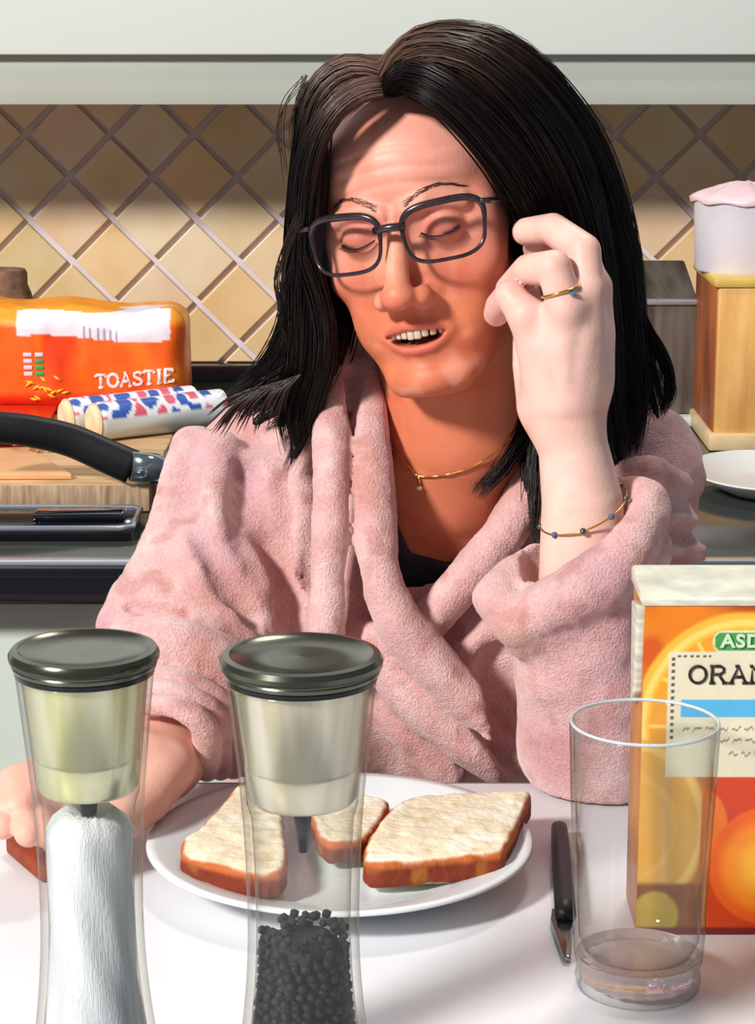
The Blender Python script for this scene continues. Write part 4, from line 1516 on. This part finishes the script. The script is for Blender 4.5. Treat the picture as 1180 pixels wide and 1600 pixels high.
    for k, y0 in enumerate([783, 831, 884]):
        cutg([(1020, y0 - 2, 1.425, 3), (1064, y0 + 3, 1.440, 5), (1100, y0 + 8, 1.462, 6)], .006, 6)
    add([(1010, 690, 1.53, 22), (1045, 690, 1.53, 16), (1062, 740, 1.50, 16)], .02)
    # viewer's left sleeve: folds
    add([(300, 700, 1.505, 14), (268, 790, 1.468, 14), (244, 880, 1.44, 14), (214, 925, 1.42, 12)], .016)
    add([(350, 700, 1.485, 12), (330, 800, 1.442, 13), (330, 880, 1.415, 13), (375, 960, 1.40, 12)], .014)
    add([(400, 740, 1.480, 12), (398, 830, 1.452, 13), (402, 920, 1.43, 13)], .012)
    add([(196, 935, 1.425, 12), (240, 958, 1.405, 14), (300, 978, 1.392, 16), (366, 970, 1.395, 14)], .010)
    add([(180, 975, 1.42, 14), (240, 1010, 1.385, 18), (320, 1020, 1.37, 18)], .012)
    cutg([(388, 740, 1.468, 6), (402, 800, 1.444, 8), (432, 880, 1.435, 9), (446, 960, 1.424, 8)], .010)
    cutg([(280, 740, 1.466, 5), (300, 800, 1.434, 7), (345, 890, 1.404, 8), (392, 960, 1.396, 8)], .012)
    cutg([(205, 952, 1.40, 4), (250, 962, 1.386, 5), (282, 966, 1.384, 4)], .008)
    cutg([(456, 720, 1.464, 6), (454, 800, 1.446, 7), (458, 900, 1.432, 8), (462, 1000, 1.424, 8)], .008)
    cutg([(548, 590, 1.462, 4), (547, 700, 1.432, 4.5), (550, 820, 1.408, 5), (551, 920, 1.399, 5), (550, 1000, 1.396, 4.5)], .008)
    cutg([(494, 660, 1.45, 6), (488, 800, 1.424, 8), (486, 1000, 1.41, 8)], .006)
    # open the cuffs for the arms
    dw = chain(p, PX([(262, 1180, 1.302, 26), (236, 1192, 1.286, 30), (180, 1215, 1.26, 42)]))
    d = smax(d, -dw, .005)
    du = chain(p, PX([(897, 880, 1.345, 33), (893, 800, 1.345, 34), (884, 690, 1.348, 42)]))
    d = smax(d, -du, .005)
    # cuff folds of the resting sleeve: arcs round the wrist
    for k in range(4):
        s_ = k * 27
        add([(222 - k * 4, 1100 - s_ * .9, 1.288 + k * .018, 7.5), (284 + s_ * .1, 1106 - s_ * .75, 1.280 + k * .018, 8), (324 + s_ * .55, 1144 - s_ * .45, 1.284 + k * .018, 8.5), (322 + s_ * .8, 1204 - s_ * .1, 1.308 + k * .016, 8)], .0012)
    add([(200, 1000, 1.365, 14), (270, 1010, 1.345, 18), (360, 1050, 1.350, 18), (400, 1110, 1.37, 14)], .006)
    # keep clear of the neck, stay above table
    d = d + vnoise(p, 26, 7) * .0025 + vnoise(p, 64, 8) * .0010 + vnoise(p, 300, 5) * .0006
    # underside: keep sleeves out of the table
    tt = np.maximum(p[:, 1] - (te + .006), -.5)
    below = np.where(p[:, 1] < te + .012, (TZ + .0015) - p[:, 2], -1.0)
    return np.maximum(d, below)


V, Q = mesh_sdf(robe_sdf, (-.33, 1.22, .66), (.34, 1.74, 1.10), .0024, 4)
print('robe verts', len(V))
C = np.tile(np.array(srgb(218, 174, 172)), (len(V), 1))
C = mixc(C, srgb(204, 150, 142), sstep(.0, .5, vnoise(V, 120, 31)) * .5)
C = mixc(C, srgb(232, 200, 196), sstep(.1, .6, vnoise(V, 60, 32)) * .5)
C = mixc(C, srgb(190, 122, 110), sstep(.1, .7, vnoise(V, 24, 33)) * .45)
C = mixc(C, srgb(196, 150, 160), sstep(.1, .6, vnoise(V, 17, 35)) * .5)
C = mixc(C, srgb(170, 104, 96), sstep(.35, .8, vnoise(V, 90, 36)) * .4)
M_robe = mat('plush_pink', rough=.9, attr=True, var=.09, vscale=420, bump=.7, bscale=700, sheen=.35, spec=.1)
obj('dressing_gown', V, Q, M_robe, w, col=C, world_space=True)

# hair ---------------------------------------------------------------------------
# guide locks: rows of (x, y, depth), half width in mm at root / middle / tip
LOCKS = [
    # viewer's right, front sweep down behind the temple
    ([(604, 140, 1.392), (640, 118, 1.378), (700, 146, 1.366), (762, 204, 1.370), (812, 266, 1.384), (846, 330, 1.404), (868, 420, 1.425), (872, 540, 1.440), (868, 650, 1.445), (858, 760, 1.43), (848, 850, 1.41)], (5, 16, 7), 480),
    ([(604, 128, 1.40), (650, 90, 1.388), (736, 106, 1.380), (818, 182, 1.384), (872, 274, 1.400), (904, 380, 1.425), (925, 500, 1.44), (935, 620, 1.445), (952, 710, 1.44)], (6, 19, 11), 620),
    ([(602, 116, 1.42), (668, 78, 1.415), (764, 88, 1.41), (850, 166, 1.42), (908, 268, 1.44), (946, 390, 1.46), (960, 520, 1.47), (975, 630, 1.47), (966, 720, 1.455)], (7, 19, 12), 620),
    ([(604, 112, 1.45), (676, 74, 1.45), (780, 86, 1.46), (872, 176, 1.47), (930, 294, 1.49), (968, 410, 1.50), (982, 520, 1.505), (1010, 600, 1.50), (1030, 655, 1.495)], (8, 16, 5), 420),
    # falls beside the neck, in front of the lapel
    ([(800, 300, 1.44), (832, 420, 1.455), (834, 560, 1.455), (818, 660, 1.45), (784, 720, 1.44), (742, 776, 1.435)], (12, 9, 3), 260),
    ([(860, 330, 1.45), (872, 480, 1.46), (858, 640, 1.455), (846, 740, 1.44), (850, 860, 1.42)], (16, 14, 5), 300),
    ([(900, 400, 1.48), (930, 520, 1.49), (960, 640, 1.485), (960, 720, 1.47)], (20, 20, 12), 300),
    # viewer's left, over the forehead corner and down past the glasses
    ([(598, 134, 1.394), (560, 142, 1.380), (520, 172, 1.376), (488, 230, 1.384), (474, 310, 1.404), (474, 390, 1.412), (500, 470, 1.412), (508, 550, 1.42), (484, 650, 1.435), (448, 738, 1.43)], (5, 7, 3), 380),
    ([(598, 124, 1.405), (548, 118, 1.395), (506, 150, 1.395), (488, 216, 1.400), (480, 300, 1.408), (472, 390, 1.415), (472, 480, 1.42), (470, 570, 1.43), (452, 640, 1.435), (462, 710, 1.43)], (6, 10, 6), 420),
    ([(596, 114, 1.43), (536, 110, 1.42), (494, 158, 1.42), (482, 240, 1.425), (474, 340, 1.43), (466, 430, 1.435), (452, 520, 1.44), (408, 588, 1.445), (350, 628, 1.45)], (7, 9, 5), 380),
    ([(522, 300, 1.45), (498, 420, 1.45), (494, 540, 1.45), (460, 610, 1.45), (400, 660, 1.445)], (16, 16, 9), 360),
    ([(520, 380, 1.47), (510, 500, 1.475), (480, 600, 1.47), (440, 660, 1.46)], (18, 18, 10), 240),
    ([(500, 480, 1.43), (472, 560, 1.44), (420, 604, 1.445), (368, 644, 1.445)], (8, 12, 4), 220),
    ([(960, 400, 1.50), (1000, 500, 1.495), (1036, 560, 1.49), (1046, 610, 1.485), (1030, 652, 1.48)], (5, 3, 2), 90),
    ([(474, 370, 1.41), (452, 430, 1.412), (444, 480, 1.416), (452, 540, 1.42)], (3, 3, 2), 60),
]
M_hair = mat('dark_hair', rough=.38, attr=True, spec=.28)
hr_rng = np.random.RandomState(12)


def hairbase(p):
    d = np.full(len(p), .06)
    m = ((p - HCc) ** 2).sum(-1) < .2 ** 2
    if m.any():
        l = to_head(p[m])
        c = ell(l, (0, 14, 36), (78, 97, 87))
        # hairline: keep hair behind a slanted surface
        cutf = -(l[:, 1] + 34) - np.maximum(l[:, 2] - 84, 0) * 1.6
        c = smax(c, cutf * .8, 8)
        c = np.maximum(c, -(l[:, 2] + 20) * 0.7)
        d[m] = c * HS
    for rows, (w0, w1, w2), n in LOCKS:
        q = np.array([list(P(*r)) for r in rows])
        k = len(q)
        t = np.linspace(0, 1, k)
        r = np.interp(t, [0, .45, 1], [w0 * .7, w1 * .8, w2 * .35]) / 1000
        cc_ = q.mean(0)
        R = np.sqrt(((q - cc_) ** 2).sum(-1)).max() + r.max() + .03
        m = ((p - cc_) ** 2).sum(-1) < R * R
        if m.any():
            d[m] = smin(d[m], chain(p[m], np.c_[q, r], 16), .006)
    return d


V, Q = mesh_sdf(hairbase, (-.16, 1.30, .88), (.22, 1.62, 1.28), .0028, 4)
C = np.tile(np.array(srgb(8, 6, 7)), (len(V), 1))
hair = obj('hair', V, Q, M_hair, w, col=C, world_space=True)
SV, SF, SCc = [], [], []
base_i = 0
NS = 26
for rows, (w0, w1, w2), n in LOCKS:
    q = spline([list(P(*r)) for r in rows], NS)
    t = np.linspace(0, 1, NS)
    wid = np.interp(t, [0, .12, .45, .85, 1], [w0, w0 + (w1 - w0) * .5, w1, (w1 + w2) / 2, w2]) / 1000
    T = np.gradient(q, axis=0)
    T /= np.linalg.norm(T, axis=1)[:, None]
    A = np.cross(T, np.array([0, 1., 0]))
    A /= np.linalg.norm(A, axis=1)[:, None] + 1e-9
    B = np.cross(T, A)
    for k in range(n):
        th = hr_rng.uniform(0, 2 * math.pi)
        rd = hr_rng.uniform(.78, 1.06) if hr_rng.rand() < .8 else hr_rng.uniform(.9, 1.3)
        sp = hr_rng.uniform(-.25, .25)
        wave = hr_rng.uniform(-1, 1, 3) * .0022
        fr = hr_rng.uniform(2, 5)
        ph2 = hr_rng.uniform(0, 6)
        tl = hr_rng.uniform(.86, 1.0)
        tt_ = t * tl
        qq = np.stack([np.interp(tt_, t, q[:, j]) for j in range(3)], -1)
        ww = np.interp(tt_, t, wid)
        an = th + sp * t * 2
        pt = qq + A * (ww * rd * np.cos(an))[:, None] + B * (ww * rd * np.sin(an))[:, None] * .9
        pt = pt + wave[None] * np.sin(fr * t * 2 + ph2)[:, None] * t[:, None] * 1.5
        r = .00042 * np.interp(t, [0, .1, .8, 1], [.6, 1, .8, .15]) * hr_rng.uniform(.7, 1.4)
        vs = np.stack([pt + A * r[:, None], pt - A * r[:, None] * .5 + B * r[:, None] * .87, pt - A * r[:, None] * .5 - B * r[:, None] * .87], 1).reshape(-1, 3)
        SV.append(vs)
        i0 = np.arange(NS - 1)[:, None] * 3
        j = np.array([0, 1, 2])[None]
        j2 = np.array([1, 2, 0])[None]
        f = np.stack([i0 + j, i0 + j2, i0 + 3 + j2, i0 + 3 + j], -1).reshape(-1, 4) + base_i
        SF.append(f)
        base_i += NS * 3
        dark = np.array(srgb(*[(12, 8, 9), (20, 13, 12), (7, 6, 8), (36, 20, 14)][hr_rng.randint(4)]))
        root = np.array(srgb(186, 152, 138) if rows[min(4, len(rows) - 1)][0] < 560 else srgb(128, 96, 78)) * hr_rng.uniform(.6, 1.1)
        g_ = np.interp(t, [0, .08, .2, .34], [1, .7, .25, 0])[:, None] if rows[0][1] < 140 else np.zeros((NS, 1))
        c = dark[None] * (1 - g_) + root[None] * g_
        SCc.append(np.repeat(c, 3, 0))
print('strand verts', base_i)
st = obj('hair_strands', np.vstack(SV), np.vstack(SF), M_hair, hair, col=np.vstack(SCc), world_space=True)
st['kind'] = 'stuff'
# stray wisps at the viewer's left of the head
parts = []
for k in range(16):
    x0 = 478 + rb.uniform(-6, 4)
    dx = rb.uniform(14, 44)
    pts = spline([list(P(x0, 120 + rb.uniform(-8, 14), 1.40)), list(P(x0 - dx * .8, 160 + rb.uniform(-5, 15), 1.40)), list(P(x0 - dx, 210, 1.405)), list(P(x0 - dx * .8, 240 + rb.uniform(0, 50), 1.41))], 12)
    parts.append(tube(pts, [.0003] * 11 + [.00005], 3, cap=False))
for k in range(26):
    x0 = 470 + rb.uniform(-6, 6)
    pts = spline([list(P(x0, 330 + rb.uniform(-20, 20), 1.40)), list(P(448 + rb.uniform(-8, 8), 385, 1.405)), list(P(436 + rb.uniform(-8, 10), 440, 1.41)), list(P(446 + rb.uniform(-8, 16), 500 + rb.uniform(-30, 30), 1.42))], 12)
    parts.append(tube(pts, [.0004] * 11 + [.00008], 3, cap=False))
# hair tips spreading over the shoulder
for k in range(70):
    a = rb.random()
    x0, y0 = 470 - 60 * a, 585 + 20 * a
    x1, y1 = x0 - 30 - 50 * a + rb.uniform(-14, 14), y0 + 55 + rb.uniform(-20, 30)
    pts = spline([list(P(x0, y0, 1.415)), list(P((x0 + x1) / 2 - 6, (y0 + y1) / 2 - 6, 1.415)), list(P(x1, y1, 1.425))], 10)
    parts.append(tube(pts, [.0006] * 8 + [.0004, .00008], 3, cap=False))
wi = obj('stray_wisps', *join(*parts), mat('wisp_hair', srgb(40, 26, 22), .4), hair, world_space=True)
wi['kind'] = 'stuff'

# ================================================================ WORN THINGS
# eyeglasses
gl = empty('eyeglasses', tuple(from_head((0, -100, 2))), 'dark thin-framed rectangular eyeglasses worn by the woman', 'eyeglasses')
M_frame = mat('frame_dark', srgb(34, 26, 30), .2, coat=.5, color2=srgb(52, 40, 44), vscale=200)
M_lens = glass_mat('lens_glass', (.95, .94, .95), (.7, .7, .72), .02, power=2)


def lens_pt(s, t, off=0):
    """point of the lens outline, t in 0..2pi"""
    c, sn = math.cos(t), math.sin(t)
    e = .30
    x = 27 * math.copysign(abs(c) ** (2 * e), c)
    z = 19.5 * math.copysign(abs(sn) ** (2 * e), sn)
    x *= 1 + .07 * (z / 19.5)
    z += 1.2 * (x / 27) * (1 if z > 0 else .2)
    X_ = 35.5 + x
    Y_ = -104.0 + .0036 * X_ * X_ + .10 * z
    return (s * X_ + 2.2, Y_ + off, 2 + z)


for s in (-1, 1):
    ts = np.linspace(0, 2 * math.pi, 65)
    pts = [from_head(lens_pt(s, t)) for t in ts]
    obj('rim', *tube(pts, [.0013 + .0011 * max(0, math.sin(t)) ** .5 if math.sin(t) > 0 else .0013 for t in ts], 8, cap=False), M_frame, gl, world_space=True)
    ring = [from_head(lens_pt(s, t)) for t in ts[:-1]]
    cen = from_head((s * 36 + 2.2, -104 + .0036 * 36 * 36 - 1.0, 2))
    mid = [(np.array(r) * .5 + cen * .5) for r in ring]
    V = [tuple(v) for v in ring] + [tuple(v) for v in mid] + [tuple(cen)]
    n = 64
    F = [(i, (i + 1) % n, n + (i + 1) % n, n + i) for i in range(n)] + [(n + i, n + (i + 1) % n, 2 * n) for i in range(n)]
    obj('lens', V, F, M_lens, gl, world_space=True)
    a = [(s * 62 + 2, -91, 17), (s * 70, -86, 16), (s * 76, -60, 14), (s * 77, -20, 11), (s * 77, 8, 6), (s * 76, 24, -10)]
    pts = spline([from_head(q) for q in a], 18)
    obj('temple', *tube(pts, [.0018] * 18, 8), M_frame, gl, world_space=True)
pts = [from_head(q) for q in [(-9, -103.5, 9), (-4, -105.5, 9.5), (2, -106, 9.8), (8, -105.5, 9.5), (13, -103.5, 9)]]
obj('bridge', *tube(pts, .0027, 8), M_frame, gl, world_space=True)

# ring on the ring finger
M_gold = mat('gold', srgb(222, 178, 96), .2, metal=.95)
f = FINGERS_L[1]
c = f[2][:3] * .60 + f[3][:3] * .40
ax3 = Vector(f[3][:3] - f[2][:3]).normalized()
u3 = ax3.cross(Vector((0, 1, 0))).normalized()
v3 = ax3.cross(u3)
ri_ = .0118
rg = empty('finger_ring', tuple(c), 'thin gold ring with small blue stone on the raised hand', 'ring')
obj('band', *tube([Vector(c) + u3 * ri_ * math.cos(t) + v3 * ri_ * math.sin(t) for t in np.linspace(0, 2 * math.pi, 41)], .0009, 8, cap=False), M_gold, rg, world_space=True)
stp = Vector(c) - u3 * 0 + Vector(np.array(P(892, 458, 1.318)) - c).normalized() * (ri_ + .001)
sv, sf = lathe([(0, -.0018), (.0016, -.0012), (.0023, 0), (.0014, .0012), (0, .0014)], 8)
obj('stone', [tuple(stp + Vector(v)) for v in sv], sf, mat('blue_stone', srgb(70, 110, 140), .1, coat=1), rg, smooth=False, world_space=True)

# bracelet round the forearm
bA, bB = Vector(P(846, 822, 1.345)), Vector(P(976, 768, 1.345))
bc0 = (bA + bB) / 2
u3 = (bB - bA).normalized()
v3 = Vector((0, -1, -.22))
v3 = (v3 - u3 * v3.dot(u3)).normalized()
br = empty('bracelet', tuple(bc0), 'fine gold bracelet with small beads on the raised forearm', 'bracelet')
rx, ry = (bB - bA).length / 2 + .0008, .0298
bpt = lambda t: Vector(bc0) + u3 * rx * math.cos(t) + v3 * ry * math.sin(t)
obj('chain', *tube([bpt(t) for t in np.linspace(0, 2 * math.pi, 61)], .00065, 6, cap=False), M_gold, br, world_space=True)
Mb = [mat('bead_steel', srgb(120, 116, 110), .15, metal=.9), mat('bead_blue', srgb(64, 96, 124), .2)]
import bmesh as _bm
for k, t in enumerate(np.linspace(0, 2 * math.pi, 10)[:-1] + .35):
    b = _bm.new()
    _bm.ops.create_icosphere(b, subdivisions=2, radius=.0021)
    b.verts.index_update()
    q = bpt(t)
    obj('bead', [tuple(v.co + q) for v in b.verts], [[v.index for v in f_.verts] for f_ in b.faces], Mb[k % 2], br, world_space=True)
    b.free()

# necklace
nk = empty('necklace', tuple(P(655, 745, 1.45)), 'fine gold necklace with tiny stone pendant at the throat', 'necklace')


def skin_y(x, y):
    """depth at which the sight line of a pixel meets the body"""
    Ys = np.linspace(1.36, 1.60, 240)
    pp = np.array([P(x, y, Y) for Y in Ys])
    d = body_sdf(pp)
    i = np.argmax(d < .0008)
    return Ys[i]


raw = spline([(604, 690, 0), (622, 708, 0), (640, 730, 0), (654, 744, 0), (690, 743, 0), (735, 731, 0), (775, 706, 0), (800, 680, 0)], 40)
pts = [P(a, b, skin_y(a, b) - .0012) for a, b, _ in raw]
obj('chain', *tube(pts, .0006, 6), M_gold, nk, world_space=True)
a = P(655, 752, skin_y(655, 752) - .002)
obj('bail', *tube([a + [0, 0, .004], a - [0, 0, .002]], .0011, 8), M_gold, nk, world_space=True)
obj('pendant_stone', [tuple(Vector(a) + Vector((v[0], v[1], v[2] - .0045))) for v in sv], sf, mat('clear_stone', srgb(226, 226, 220), .05, coat=1), nk, smooth=False, world_space=True)
